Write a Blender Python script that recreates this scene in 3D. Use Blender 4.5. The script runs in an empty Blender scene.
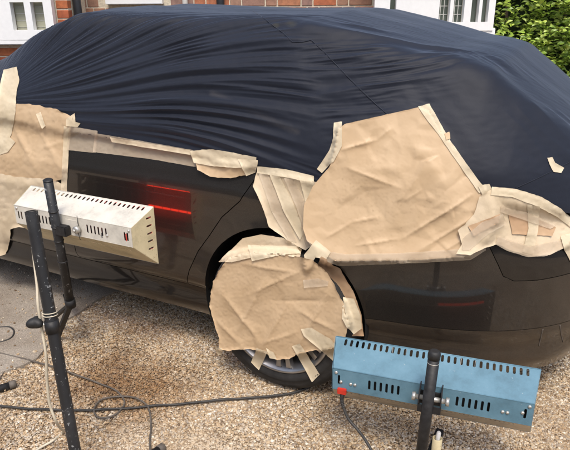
import bpy, bmesh, math, random
import numpy as np
from mathutils import Vector, Matrix, noise
from mathutils.bvhtree import BVHTree
from mathutils.geometry import delaunay_2d_cdt

random.seed(7)
R = math.radians
C = bpy.data.collections.new('place'); bpy.context.scene.collection.children.link(C)
sc = bpy.context.scene

# ------------------------------------------------------------------ camera, world, sun
CAM = Vector((1.05, -1.98, 1.6)); YAW = R(27.2); PIT = R(21.2); ROLL = R(-.4); F = 604.0
fw = Vector((-math.sin(YAW)*math.cos(PIT), math.cos(YAW)*math.cos(PIT), -math.sin(PIT)))
r0 = Vector((math.cos(YAW), math.sin(YAW), 0)); u0 = r0.cross(fw)
rt = r0*math.cos(ROLL)+u0*math.sin(ROLL); up = u0*math.cos(ROLL)-r0*math.sin(ROLL)
cd = bpy.data.cameras.new('camera'); cam = bpy.data.objects.new('camera', cd); C.objects.link(cam)
cam.matrix_world = Matrix(((rt.x, up.x, -fw.x, CAM.x), (rt.y, up.y, -fw.y, CAM.y), (rt.z, up.z, -fw.z, CAM.z), (0, 0, 0, 1)))
cd.sensor_width = 36; cd.lens = F/570*36; cd.clip_start = .02; cd.clip_end = 2000
sc.camera = cam
G = -.035                                     # ground height

w = bpy.data.worlds.new('World'); sc.world = w; w.use_nodes = True
nt = w.node_tree; bg = nt.nodes['Background']
sky = nt.nodes.new('ShaderNodeTexSky'); sky.sky_type = 'NISHITA'; sky.sun_disc = False
SUN_EL, SUN_AZ = R(60), R(150)                 # azimuth measured like the sky's rotation
sky.sun_elevation = SUN_EL; sky.sun_rotation = SUN_AZ
sky.air_density = 1.0; sky.dust_density = 4.0; sky.ozone_density = 1.0
nt.links.new(sky.outputs[0], bg.inputs[0]); bg.inputs[1].default_value = .14
sl = bpy.data.lights.new('sun', 'SUN'); sl.energy = 1.5; sl.angle = R(16); sl.color = (1, .95, .87)
sun = bpy.data.objects.new('sun', sl); C.objects.link(sun)
sdir = Vector((math.sin(SUN_AZ)*math.cos(SUN_EL), math.cos(SUN_AZ)*math.cos(SUN_EL), math.sin(SUN_EL)))
sun.rotation_euler = sdir.to_track_quat('Z', 'Y').to_euler()
sc.view_settings.view_transform = 'Standard'; sc.view_settings.look = 'None'
sc.view_settings.gamma = 1; sc.view_settings.exposure = .68

def ray(x, y): return fw + rt*((x-285)/F) - up*((y-225)/F)
def on(x, y, ax, v):
    d = ray(x, y); return CAM + d*((v-CAM[ax])/d[ax])

# ------------------------------------------------------------------ materials
def new_mat(name):
    m = bpy.data.materials.new(name); m.use_nodes = True
    n = m.node_tree; b = n.nodes['Principled BSDF']
    return m, n, b
def node(n, t, ins=None, **kw):
    x = n.nodes.new(t)
    for k, v in kw.items(): setattr(x, k, v)
    if ins:
        for k, v in ins.items():
            if isinstance(v, bpy.types.NodeSocket): n.links.new(v, x.inputs[k])
            else: x.inputs[k].default_value = v
    return x
def ramp(n, fac, stops):
    r = n.nodes.new('ShaderNodeValToRGB'); n.links.new(fac, r.inputs[0])
    e = r.color_ramp.elements
    while len(e) < len(stops): e.new(.5)
    for k, (p, c) in enumerate(stops):
        e[k].position = p; e[k].color = (*c, 1) if len(c) == 3 else c
    return r.outputs[0]
def bump(n, b, h, dist, strength=1.0, prev=None):
    x = node(n, 'ShaderNodeBump', {'Strength': strength, 'Distance': dist, 'Height': h})
    if prev: n.links.new(prev, x.inputs['Normal'])
    n.links.new(x.outputs[0], b.inputs['Normal']); return x.outputs[0]
def coord(n, kind='Object'): return n.nodes.new('ShaderNodeTexCoord').outputs[kind]
def geo_pos(n): return n.nodes.new('ShaderNodeNewGeometry').outputs['Position']
def simple(name, col, rough=.5, metal=0, var=.12, scale=30, bmp=0, coat=0):
    m, n, b = new_mat(name)
    tx = node(n, 'ShaderNodeTexNoise', {'Vector': geo_pos(n), 'Scale': scale, 'Detail': 6})
    lo = tuple(c*(1-var) for c in col); hi = tuple(min(1, c*(1+var)) for c in col)
    n.links.new(ramp(n, tx.outputs[0], [(.3, lo), (.7, hi)]), b.inputs['Base Color'])
    b.inputs['Roughness'].default_value = rough; b.inputs['Metallic'].default_value = metal
    b.inputs['Coat Weight'].default_value = coat
    if bmp: bump(n, b, tx.outputs[0], bmp)
    return m

M = {}
# car paint: dark warm grey metallic with clear coat, dust towards the lower edge
def paint(name, dust_lo, dust_hi, dust_max):
    m, n, b = new_mat(name); P = geo_pos(n)
    fl = node(n, 'ShaderNodeTexVoronoi', {'Vector': P, 'Scale': 900})
    base = ramp(n, fl.outputs['Color'], [(0, (.036, .032, .0285)), (1, (.074, .066, .058))])
    sep = node(n, 'ShaderNodeSeparateXYZ', {0: P})
    nz = node(n, 'ShaderNodeTexNoise', {'Vector': P, 'Scale': 7, 'Detail': 8, 'Roughness': .7})
    sp = node(n, 'ShaderNodeTexNoise', {'Vector': P, 'Scale': 140, 'Detail': 3, 'Roughness': .8})
    mr = node(n, 'ShaderNodeMapRange', {'Value': sep.outputs['Z'], 'From Min': dust_lo, 'From Max': dust_hi, 'To Min': 1, 'To Max': 0})
    mu = node(n, 'ShaderNodeMath', {0: mr.outputs[0], 1: nz.outputs[0]}, operation='MULTIPLY')
    m2 = node(n, 'ShaderNodeMath', {0: mu.outputs[0], 1: sp.outputs[0]}, operation='MULTIPLY')
    m3 = node(n, 'ShaderNodeMath', {0: m2.outputs[0], 1: 4*dust_max}, operation='MULTIPLY', use_clamp=True)
    mx = node(n, 'ShaderNodeMix', {'Factor': m3.outputs[0], }, data_type='RGBA')
    n.links.new(base, mx.inputs[6]); mx.inputs[7].default_value = (.16, .12, .08, 1)
    n.links.new(mx.outputs[2], b.inputs['Base Color'])
    rr = node(n, 'ShaderNodeMapRange', {'Value': m3.outputs[0], 'To Min': .40, 'To Max': .75})
    n.links.new(rr.outputs[0], b.inputs['Roughness'])
    b.inputs['Metallic'].default_value = .8
    ct = node(n, 'ShaderNodeMapRange', {'Value': m3.outputs[0], 'To Min': 1, 'To Max': .15})
    n.links.new(ct.outputs[0], b.inputs['Coat Weight'])
    cr = node(n, 'ShaderNodeMapRange', {'Value': nz.outputs[0], 'From Min': .3, 'From Max': .7, 'To Min': .035, 'To Max': .09})
    n.links.new(cr.outputs[0], b.inputs['Coat Roughness'])
    op = node(n, 'ShaderNodeTexNoise', {'Vector': P, 'Scale': 9, 'Detail': 2})
    bump(n, b, op.outputs[0], .0012, .6)
    return m
M['paint'] = paint('car_paint', .15, .65, .10)
M['paint_shaded'] = paint('shaded_car_paint', .0, .1, .0)  # same car paint, dark reflections of sill and tail corner put into its colour
for nd in M['paint_shaded'].node_tree.nodes:
    if nd.type == 'VALTORGB': nd.color_ramp.elements[0].color = (.018, .016, .015, 1); nd.color_ramp.elements[1].color = (.036, .033, .030, 1)
M['valence'] = paint('dusty_lower_paint', .0, .8, .42)
M['black_plastic'] = simple('black_plastic', (.012, .012, .012), .6, bmp=.0005, scale=200)
M['tyre'] = simple('tyre_rubber', (.022, .021, .02), .8, var=.4, scale=25, bmp=.0015)
M['rim'] = simple('rim_alloy', (.42, .41, .40), .32, metal=.85, var=.2, scale=12)
M['disc'] = simple('brake_metal', (.1, .085, .07), .5, metal=.7, var=.4)
M['chrome'] = simple('bright_trim', (.7, .7, .68), .15, metal=1)

def cloth_mat():
    m, n, b = new_mat('navy_nylon'); P = geo_pos(n)
    nz = node(n, 'ShaderNodeTexNoise', {'Vector': P, 'Scale': 2.2, 'Detail': 5})
    # two pale dusty scuffs and fine weave
    st = node(n, 'ShaderNodeTexNoise', {'Vector': P, 'Scale': 30, 'Detail': 8, 'Roughness': .75})
    a = ramp(n, nz.outputs[0], [(.3, (.0058, .0078, .0150)), (.7, (.0090, .0118, .0215))])
    s = ramp(n, st.outputs[0], [(.66, (0, 0, 0)), (.8, (.35, .35, .35))])
    mx = node(n, 'ShaderNodeMix', data_type='RGBA'); n.links.new(s, mx.inputs[0]); n.links.new(a, mx.inputs[6])
    mx.inputs[7].default_value = (.05, .055, .075, 1)
    n.links.new(mx.outputs[2], b.inputs['Base Color'])
    b.inputs['Roughness'].default_value = .62; b.inputs['Specular IOR Level'].default_value = .3
    b.inputs['Sheen Weight'].default_value = .42; b.inputs['Sheen Roughness'].default_value = .35
    b.inputs['Sheen Tint'].default_value = (.72, .82, 1, 1)
    wv = node(n, 'ShaderNodeTexNoise', {'Vector': P, 'Scale': 34, 'Detail': 6, 'Roughness': .6, 'Distortion': .6})
    bump(n, b, wv.outputs[0], .0016, .45)
    return m
M['cloth'] = cloth_mat()
M['seam'] = simple('seam_tape', (.014, .018, .035), .6)

def paper_mat(name, lo, hi, rough=.75, fibre=0, trans=0, bm=.0025):
    m, n, b = new_mat(name); P = geo_pos(n)
    a = node(n, 'ShaderNodeTexNoise', {'Vector': P, 'Scale': 6, 'Detail': 6, 'Distortion': .6})
    n.links.new(ramp(n, a.outputs[0], [(.32, lo), (.68, hi)]), b.inputs['Base Color'])
    b.inputs['Roughness'].default_value = rough
    b.inputs['Specular IOR Level'].default_value = .45
    c = node(n, 'ShaderNodeTexNoise', {'Vector': P, 'Scale': 11, 'Detail': 3, 'Roughness': .5, 'Distortion': .8})
    p = bump(n, b, c.outputs[0], bm, .3)
    if fibre:
        mp = node(n, 'ShaderNodeMapping', {'Vector': P, 'Scale': (1, 1, 1), 'Rotation': (0, R(20), 0)})
        d = node(n, 'ShaderNodeTexNoise', {'Vector': mp.outputs[0], 'Scale': 90, 'Detail': 4, 'Roughness': .8})
        bump(n, b, d.outputs[0], .0012, .6, p)
    if trans:
        b.inputs['Alpha'].default_value = 1-trans
    return m
M['kraft'] = paper_mat('brown_masking_paper', (.50, .355, .21), (.58, .425, .265), .5)
M['kraft_dark'] = paper_mat('worn_brown_paper', (.40, .25, .14), (.52, .36, .22))
M['crepe'] = paper_mat('pale_crepe_paper', (.56, .45, .30), (.68, .56, .40), .6, fibre=1)
M['tape'] = paper_mat('cream_masking_tape', (.60, .50, .34), (.70, .60, .43), .55, fibre=1, trans=.12, bm=.0006)
M['tape_thin'] = paper_mat('see_through_tape', (.55, .44, .31), (.67, .56, .42), .5, fibre=1, trans=.48, bm=.001)

M['black_steel'] = simple('worn_black_steel', (.018, .018, .019), .55, metal=.2, var=.5, scale=60, bmp=.0006)
def chipped(name, col, chip, rough=.45, amt=.66, rust=(.16, .07, .03)):
    m, n, b = new_mat(name); P = coord(n)
    a = node(n, 'ShaderNodeTexNoise', {'Vector': P, 'Scale': 9, 'Detail': 8, 'Roughness': .7})
    c = node(n, 'ShaderNodeTexNoise', {'Vector': P, 'Scale': 55, 'Detail': 6, 'Roughness': .75})
    base = ramp(n, a.outputs[0], [(.32, tuple(v*.72 for v in col)), (.5, col), (.68, tuple(min(1, v*1.12+.015) for v in col))])
    f = ramp(n, c.outputs[0], [(amt, (0, 0, 0)), (amt+.03, (1, 1, 1))])
    mx = node(n, 'ShaderNodeMix', data_type='RGBA'); n.links.new(f, mx.inputs[0]); n.links.new(base, mx.inputs[6]); mx.inputs[7].default_value = (*chip, 1)
    n.links.new(mx.outputs[2], b.inputs['Base Color']); b.inputs['Roughness'].default_value = rough
    bump(n, b, c.outputs[0], .0006, .5)
    return m
M['white_enamel'] = chipped('chipped_white_enamel', (.58, .55, .48), (.30, .21, .12), .5)
M['beige_enamel'] = chipped('yellowed_enamel', (.62, .53, .33), (.34, .23, .12), .5, .62)
M['blue_enamel'] = chipped('faded_blue_enamel', (.10, .205, .27), (.24, .32, .35), .55, .655)
M['pole_paint'] = chipped('paint_specked_black_tube', (.016, .017, .019), (.35, .36, .36), .5, .61)
M['raw_alu'] = simple('dull_aluminium', (.45, .40, .32), .4, metal=.8, var=.25)
M['screw'] = simple('zinc_screw', (.55, .54, .5), .35, metal=.7)
M['inside'] = simple('heater_inside', (.05, .045, .04), .6)
m, n, b = new_mat('glowing_quartz_tube'); b.inputs['Base Color'].default_value = (.3, .03, .01, 1)
b.inputs['Emission Color'].default_value = (1, .035, .012, 1); b.inputs['Emission Strength'].default_value = 10; M['glow'] = m
m2_ = m.copy(); m2_.name = 'dull_glowing_tube'; m2_.node_tree.nodes['Principled BSDF'].inputs['Emission Strength'].default_value = .7; M['glow_dim'] = m2_
M['red_plastic'] = simple('red_plastic', (.5, .03, .015), .4)
M['cable_black'] = simple('black_rubber_cable', (.03, .028, .026), .6, var=.3)
M['cable_grey'] = simple('dusty_grey_cable', (.10, .085, .07), .7, var=.3)
M['cable_white'] = simple('cream_cable', (.58, .52, .40), .5)

def gravel_mat():
    m, n, b = new_mat('flint_pebble')
    at = node(n, 'ShaderNodeAttribute', attribute_name='tone', attribute_type='INSTANCER')
    P = geo_pos(n)
    nz = node(n, 'ShaderNodeTexNoise', {'Vector': P, 'Scale': 260, 'Detail': 3})
    big = node(n, 'ShaderNodeTexNoise', {'Vector': P, 'Scale': 1.9, 'Detail': 5, 'Roughness': .6})
    a = ramp(n, at.outputs['Fac'], [(0, (.13, .085, .05)), (.15, (.34, .235, .135)), (.38, (.52, .39, .245)), (.58, (.62, .51, .36)), (.72, (.50, .45, .38)), (.86, (.27, .22, .175)), (.93, (.62, .55, .44)), (1, (.85, .80, .70))])
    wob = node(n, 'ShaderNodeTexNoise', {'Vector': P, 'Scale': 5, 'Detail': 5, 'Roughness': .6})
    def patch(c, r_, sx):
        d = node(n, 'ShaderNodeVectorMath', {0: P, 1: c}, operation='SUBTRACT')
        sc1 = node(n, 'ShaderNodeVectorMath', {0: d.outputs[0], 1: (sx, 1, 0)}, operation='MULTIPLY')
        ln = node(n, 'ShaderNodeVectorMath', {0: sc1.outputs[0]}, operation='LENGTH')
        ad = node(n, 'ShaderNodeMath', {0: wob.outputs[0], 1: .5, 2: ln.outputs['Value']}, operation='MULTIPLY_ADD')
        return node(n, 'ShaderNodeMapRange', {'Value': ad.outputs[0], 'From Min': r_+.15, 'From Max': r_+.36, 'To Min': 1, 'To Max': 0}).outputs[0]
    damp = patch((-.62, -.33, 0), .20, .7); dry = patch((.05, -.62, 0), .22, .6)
    t = ramp(n, big.outputs[0], [(.36, (.62, .53, .44)), (.46, (.86, .80, .72)), (.56, (1.0, .97, .93)), (.68, (1.0, 1.0, 1.0))])
    mx = node(n, 'ShaderNodeMix', data_type='RGBA', blend_type='MULTIPLY'); mx.inputs[0].default_value = .95
    n.links.new(a, mx.inputs[6]); n.links.new(t, mx.inputs[7])
    m2 = node(n, 'ShaderNodeMix', data_type='RGBA', blend_type='MULTIPLY'); m2.inputs[0].default_value = .5
    n.links.new(mx.outputs[2], m2.inputs[6]); n.links.new(ramp(n, nz.outputs[0], [(.3, (.6, .6, .6)), (.7, (1, 1, 1))]), m2.inputs[7])
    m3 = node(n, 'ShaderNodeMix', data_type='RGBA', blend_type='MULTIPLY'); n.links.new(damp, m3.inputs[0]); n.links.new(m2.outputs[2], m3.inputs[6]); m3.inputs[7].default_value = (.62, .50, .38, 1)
    dd = node(n, 'ShaderNodeMath', {0: dry, 1: .45}, operation='MULTIPLY')
    m4 = node(n, 'ShaderNodeMix', data_type='RGBA'); n.links.new(dd.outputs[0], m4.inputs[0]); n.links.new(m3.outputs[2], m4.inputs[6]); m4.inputs[7].default_value = (.56, .47, .35, 1)
    n.links.new(m4.outputs[2], b.inputs['Base Color']); b.inputs['Roughness'].default_value = .6
    return m
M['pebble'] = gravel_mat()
def ground_mat(name, cols, sc_=120, bd=.006):
    m, n, b = new_mat(name); P = geo_pos(n)
    v = node(n, 'ShaderNodeTexVoronoi', {'Vector': P, 'Scale': sc_})
    nz = node(n, 'ShaderNodeTexNoise', {'Vector': P, 'Scale': 3, 'Detail': 8, 'Roughness': .65})
    a = ramp(n, v.outputs['Color'], cols)
    t = ramp(n, nz.outputs[0], [(.35, (.6, .55, .5)), (.65, (1, 1, 1))])
    mx = node(n, 'ShaderNodeMix', data_type='RGBA', blend_type='MULTIPLY'); mx.inputs[0].default_value = .9
    n.links.new(a, mx.inputs[6]); n.links.new(t, mx.inputs[7]); n.links.new(mx.outputs[2], b.inputs['Base Color'])
    b.inputs['Roughness'].default_value = .85
    bump(n, b, v.outputs['Distance'], -bd, .8)
    return m
M['earth'] = ground_mat('gravel_bed', [(0, (.26, .19, .12)), (.5, (.40, .305, .205)), (1, (.52, .42, .30))], 330, .0025)
M['concrete'] = ground_mat('worn_concrete', [(0, (.27, .235, .195)), (.5, (.36, .315, .26)), (1, (.46, .41, .34))], 230, .004)
M['asphalt'] = ground_mat('asphalt', [(0, (.045, .043, .04)), (1, (.09, .085, .08))], 150, .003)

def brick_mat(name, stops):
    m, n, b = new_mat(name); oi = n.nodes.new('ShaderNodeObjectInfo')
    isl = n.nodes.new('ShaderNodeNewGeometry')
    ad = node(n, 'ShaderNodeMath', {0: oi.outputs['Random'], 1: isl.outputs['Random Per Island']}, operation='ADD')
    fr = node(n, 'ShaderNodeMath', {0: ad.outputs[0]}, operation='FRACT')
    a = ramp(n, fr.outputs[0], stops)
    nz = node(n, 'ShaderNodeTexNoise', {'Vector': geo_pos(n), 'Scale': 22, 'Detail': 8, 'Roughness': .7})
    mx = node(n, 'ShaderNodeMix', data_type='RGBA', blend_type='MULTIPLY'); mx.inputs[0].default_value = .8
    n.links.new(a, mx.inputs[6]); n.links.new(ramp(n, nz.outputs[0], [(.3, (.5, .5, .55)), (.6, (1, 1, 1))]), mx.inputs[7])
    n.links.new(mx.outputs[2], b.inputs['Base Color']); b.inputs['Roughness'].default_value = .85
    bump(n, b, nz.outputs[0], .004, .6)
    return m
M['brick_red'] = brick_mat('orange_red_brick', [(0, (.42, .12, .045)), (.5, (.50, .16, .06)), (1, (.38, .10, .045))])
M['brick_mix'] = brick_mat('mixed_stock_brick', [(0, (.34, .18, .12)), (.3, (.38, .22, .15)), (.5, (.27, .17, .15)), (.8, (.44, .22, .12)), (1, (.48, .15, .07))])
M['mortar'] = simple('cream_mortar', (.62, .55, .43), .9, var=.2, bmp=.002, scale=60)
M['white_paint'] = simple('white_gloss_paint', (.80, .80, .79), .35, var=.03)
M['glass'] = simple('window_glass', (.10, .12, .10), .06, var=.3, scale=3); M['glass'].node_tree.nodes['Principled BSDF'].inputs['Specular IOR Level'].default_value = .8
M['blind'] = simple('pale_blind', (.36, .36, .27), .7, var=.15, scale=8)
M['lead'] = simple('window_lead', (.55, .55, .52), .5, metal=.2)
M['pipe'] = simple('black_downpipe', (.02, .022, .026), .4)
M['pipe_grey'] = simple('pale_downpipe', (.55, .53, .5), .5)
def leaf_mat(name, stops, tr=.25):
    m, n, b = new_mat(name)
    g = n.nodes.new('ShaderNodeNewGeometry'); oi = n.nodes.new('ShaderNodeObjectInfo')
    ad = node(n, 'ShaderNodeMath', {0: oi.outputs['Random'], 1: g.outputs['Random Per Island']}, operation='ADD')
    fr = node(n, 'ShaderNodeMath', {0: ad.outputs[0]}, operation='FRACT')
    n.links.new(ramp(n, fr.outputs[0], stops), b.inputs['Base Color'])
    b.inputs['Roughness'].default_value = .38
    b.inputs['Subsurface Weight'].default_value = 0
    b.inputs['Transmission Weight'].default_value = 0
    return m
M['leaf'] = leaf_mat('laurel_leaf', [(0, (.12, .20, .03)), (.35, (.22, .34, .045)), (.7, (.36, .48, .075)), (1, (.52, .60, .15))])
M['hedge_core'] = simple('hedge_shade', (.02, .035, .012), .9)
M['bark'] = simple('bark', (.09, .065, .045), .9, bmp=.004)

# ------------------------------------------------------------------ mesh helpers
def link(name, me, mat=None, parent=None, smooth=False, loc=None):
    if mat is not None:
        for x in (mat if isinstance(mat, (list, tuple)) else [mat]): me.materials.append(x)
    if smooth: me.polygons.foreach_set('use_smooth', [True]*len(me.polygons))
    o = bpy.data.objects.new(name, me); C.objects.link(o)
    if parent is not None: o.parent = parent
    if loc is not None: o.location = loc
    return o
def obj(name, bm, mat=None, parent=None, smooth=False):
    me = bpy.data.meshes.new(name); bm.normal_update(); bm.to_mesh(me); bm.free()
    return link(name, me, mat, parent, smooth)
def grid_mesh(name, P):
    nu, nv = P.shape[:2]; me = bpy.data.meshes.new(name)
    idx = np.arange(nu*nv).reshape(nu, nv)
    f = np.stack([idx[:-1, :-1], idx[1:, :-1], idx[1:, 1:], idx[:-1, 1:]], -1).reshape(-1, 4)
    me.from_pydata(P.reshape(-1, 3).tolist(), [], f.tolist()); me.update(); return me
def tag(o, label=None, cat=None, group=None, kind=None):
    if label: o['label'] = label
    if cat: o['category'] = cat
    if group: o['group'] = group
    if kind: o['kind'] = kind
    return o
def empty(name, loc=(0, 0, 0), rz=0):
    o = bpy.data.objects.new(name, None); C.objects.link(o); o.location = loc; o.rotation_euler = (0, 0, rz); return o
def add_box(bm, lo, hi, bev=0, mi=0):
    r = bmesh.ops.create_cube(bm, size=1)
    vs = r['verts']
    for v in vs:
        v.co = Vector([(lo[k]+hi[k])/2+v.co[k]*(hi[k]-lo[k]) for k in range(3)])
    fs = set(f for v in vs for f in v.link_faces)
    for f in fs: f.material_index = mi
    if bev:
        es = list(set(e for v in vs for e in v.link_edges))
        bmesh.ops.bevel(bm, geom=es, offset=bev, segments=2, affect='EDGES')
def box(name, lo, hi, mat, parent=None, bev=.002):
    bm = bmesh.new(); add_box(bm, lo, hi, bev); return obj(name, bm, mat, parent)
def tube_pts(bm, pts, rad, seg=10, cap=True):
    pts = [Vector(p) for p in pts]; rings = []
    rads = rad if isinstance(rad, (list, tuple)) else [rad]*len(pts)
    t0 = (pts[1]-pts[0]).normalized(); nrm = t0.orthogonal().normalized()
    for i, p in enumerate(pts):
        t = (pts[min(i+1, len(pts)-1)]-pts[max(i-1, 0)]).normalized()
        nrm = (nrm-t*nrm.dot(t)).normalized(); bn = t.cross(nrm)
        rings.append([bm.verts.new(p+(nrm*math.cos(a)+bn*math.sin(a))*rads[i]) for a in [2*math.pi*k/seg for k in range(seg)]])
    for a, b_ in zip(rings, rings[1:]):
        for k in range(seg):
            f = bm.faces.new((a[k], a[(k+1) % seg], b_[(k+1) % seg], b_[k])); f.smooth = True
    if cap:
        bm.faces.new(rings[0][::-1]); bm.faces.new(rings[-1])
    return rings
def tube(name, pts, rad, mat, parent=None, seg=12, cap=True):
    bm = bmesh.new(); tube_pts(bm, pts, rad, seg, cap); return obj(name, bm, mat, parent)
def catmull(pts, n=8):
    pts = [Vector(p) for p in pts]; out = []
    for i in range(len(pts)-1):
        p0, p1, p2, p3 = pts[max(i-1, 0)], pts[i], pts[i+1], pts[min(i+2, len(pts)-1)]
        for k in range(n):
            t = k/n
            out.append(.5*((2*p1)+(p2-p0)*t+(2*p0-5*p1+4*p2-p3)*t*t+(3*p1-p0-3*p2+p3)*t**3))
    out.append(pts[-1]); return out
def rod(name, a, b_, r, mat, parent=None, seg=14): return tube(name, [a, b_], r, mat, parent, seg)

def in_poly(x, y, poly):
    c = False; j = len(poly)-1
    for i in range(len(poly)):
        xi, yi = poly[i]; xj, yj = poly[j]
        if (yi > y) != (yj > y) and x < (xj-xi)*(y-yi)/(yj-yi)+xi: c = not c
        j = i
    return c
def densify(poly, s):
    out = []
    for i in range(len(poly)):
        a = Vector(poly[i]); b_ = Vector(poly[(i+1) % len(poly)])
        k = max(1, int((b_-a).length/s))
        for j in range(k): out.append(tuple(a.lerp(b_, j/k)))
    return out
def triangulate(outer, holes=(), s=None, jit=.25, seed=1):
    """points, triangles and the outer loop of a polygon with holes, with interior points about s apart"""
    rnd = random.Random(seed)
    V = [Vector(p) for p in outer]; E = [(i, (i+1) % len(outer)) for i in range(len(outer))]
    for h in holes:
        k = len(V); V += [Vector(p) for p in h]; E += [(k+i, k+(i+1) % len(h)) for i in range(len(h))]
    if s:
        x0 = min(p[0] for p in outer); x1 = max(p[0] for p in outer); y0 = min(p[1] for p in outer); y1 = max(p[1] for p in outer)
        y = y0+s*.5; row = 0
        while y < y1:
            x = x0+s*(.5 if row % 2 else .0)
            while x < x1:
                px, py = x+rnd.uniform(-jit, jit)*s, y+rnd.uniform(-jit, jit)*s
                if in_poly(px, py, outer) and not any(in_poly(px, py, h) for h in holes):
                    if min((px-q[0])**2+(py-q[1])**2 for q in V[:len(outer)]) > (s*.45)**2: V.append(Vector((px, py)))
                x += s
            y += s*.87; row += 1
    r = delaunay_2d_cdt(V, E, [], 1, 1e-7)
    ov, of = r[0], r[2]
    T = []
    for f in of:
        cx = sum(ov[i].x for i in f)/3; cy = sum(ov[i].y for i in f)/3
        if in_poly(cx, cy, outer) and not any(in_poly(cx, cy, h) for h in holes): T.append(tuple(f))
    return ov, T
def boundary_edges(T):
    cnt = {}
    for t in T:
        for i in range(3):
            a, b_ = t[i], t[(i+1) % 3]; cnt.setdefault((min(a, b_), max(a, b_)), []).append((a, b_))
    return [v[0] for v in cnt.values() if len(v) == 1]

# numpy gradient noise
def _h(ix, iy, seed):
    n_ = (ix.astype(np.int64)*374761393+iy.astype(np.int64)*668265263+seed*1442695041) & 0xffffffff
    n_ = ((n_ ^ (n_ >> 13))*1274126177) & 0xffffffff
    return (n_ ^ (n_ >> 16))/0xffffffff*2*np.pi
def pn(x, y, seed=0):
    x = np.asarray(x, float); y = np.asarray(y, float)+np.zeros_like(x)
    xi = np.floor(x); yi = np.floor(y); fx = x-xi; fy = y-yi
    def g(ax, ay):
        a = _h(xi+ax, yi+ay, seed); return np.cos(a)*(fx-ax)+np.sin(a)*(fy-ay)
    u = fx**3*(fx*(fx*6-15)+10); v = fy**3*(fy*(fy*6-15)+10)
    return ((g(0, 0)*(1-u)+g(1, 0)*u)*(1-v)+(g(0, 1)*(1-u)+g(1, 1)*u)*v)*1.5
def sm(a, b_, x):
    t = np.clip((np.asarray(x, float)-a)/(b_-a), 0, 1); return t*t*(3-2*t)

# ================================================================== SETTING: ground
def flat(name, poly, z, mat, s=None, relief=0):
    ov, T = triangulate(poly, s=s)
    me = bpy.data.meshes.new(name)
    me.from_pydata([(p.x, p.y, z+(relief*noise.noise(Vector((p.x*5, p.y*5, 0))) if relief else 0)) for p in ov], [], T)
    return link(name, me, mat, smooth=bool(relief))
g = flat('ground', [(-400, -400), (400, -400), (400, 400), (-400, 400)], G-.02, M['asphalt']); tag(g, kind='structure')
g = flat('gravel_drive', [(-9, -5), (5, -5), (6, 6), (-9, 6)], G-.014, M['earth']); tag(g, kind='structure')
slab_px = [(0, 250), (60, 262), (140, 283), (108, 296), (92, 305), (78, 316), (52, 329), (42, 335), (46, 347), (38, 360), (22, 368), (6, 372), (0, 380)]
slab = [(-7, .4), (-7, -2.2), (-2.2, -1.6), (-1.5, -.75)]
sp = [on(x, y, 2, G) for x, y in slab_px[::-1]]
slab_poly = [(-7, 1.5), (-7, -2.2), (-1.6, -1.4)] + [(p.x, p.y) for p in sp[:-2]] + [(-2.2, .9), (-2.6, 1.6)]
slab_poly = densify(slab_poly, .12)
slab_poly = [(x+.03*noise.noise(Vector((x*14, y*14, 2))), y+.03*noise.noise(Vector((x*14, y*14, 9)))) for x, y in slab_poly]
me = bpy.data.meshes.new('concrete_slab')
ov, T = triangulate(slab_poly, s=.15)
be = boundary_edges(T)
V = [(p.x, p.y, G+.012+.004*noise.noise(Vector((p.x*3, p.y*3, 0)))) for p in ov]; k = len(V)
bv = {}
for a, b_ in be:
    for i in (a, b_):
        if i not in bv: bv[i] = len(V); V.append((V[i][0], V[i][1], G-.05))
me.from_pydata(V, [], T+[(b_, a, bv[a], bv[b_]) for a, b_ in be])
tag(link('concrete_slab', me, M['concrete']), kind='structure')

# sandy fines between and over the pebbles, uneven so that stones sink in some patches
def relief_h(x, y): return .0065*noise.noise(Vector((x*2.3, y*2.3, 6)))+.0035*noise.noise(Vector((x*7, y*7, 2)))+.0015*noise.noise(Vector((x*30, y*30, 4)))
Pg = np.array([[[x, y, G-.0068+relief_h(x, y)] for y in np.linspace(-2.0, 2.0, 140)] for x in np.linspace(-3.0, 3.0, 200)])
tag(link('sandy_ground', grid_mesh('sandy_ground', Pg), M['earth'], smooth=True), kind='structure')
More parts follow.
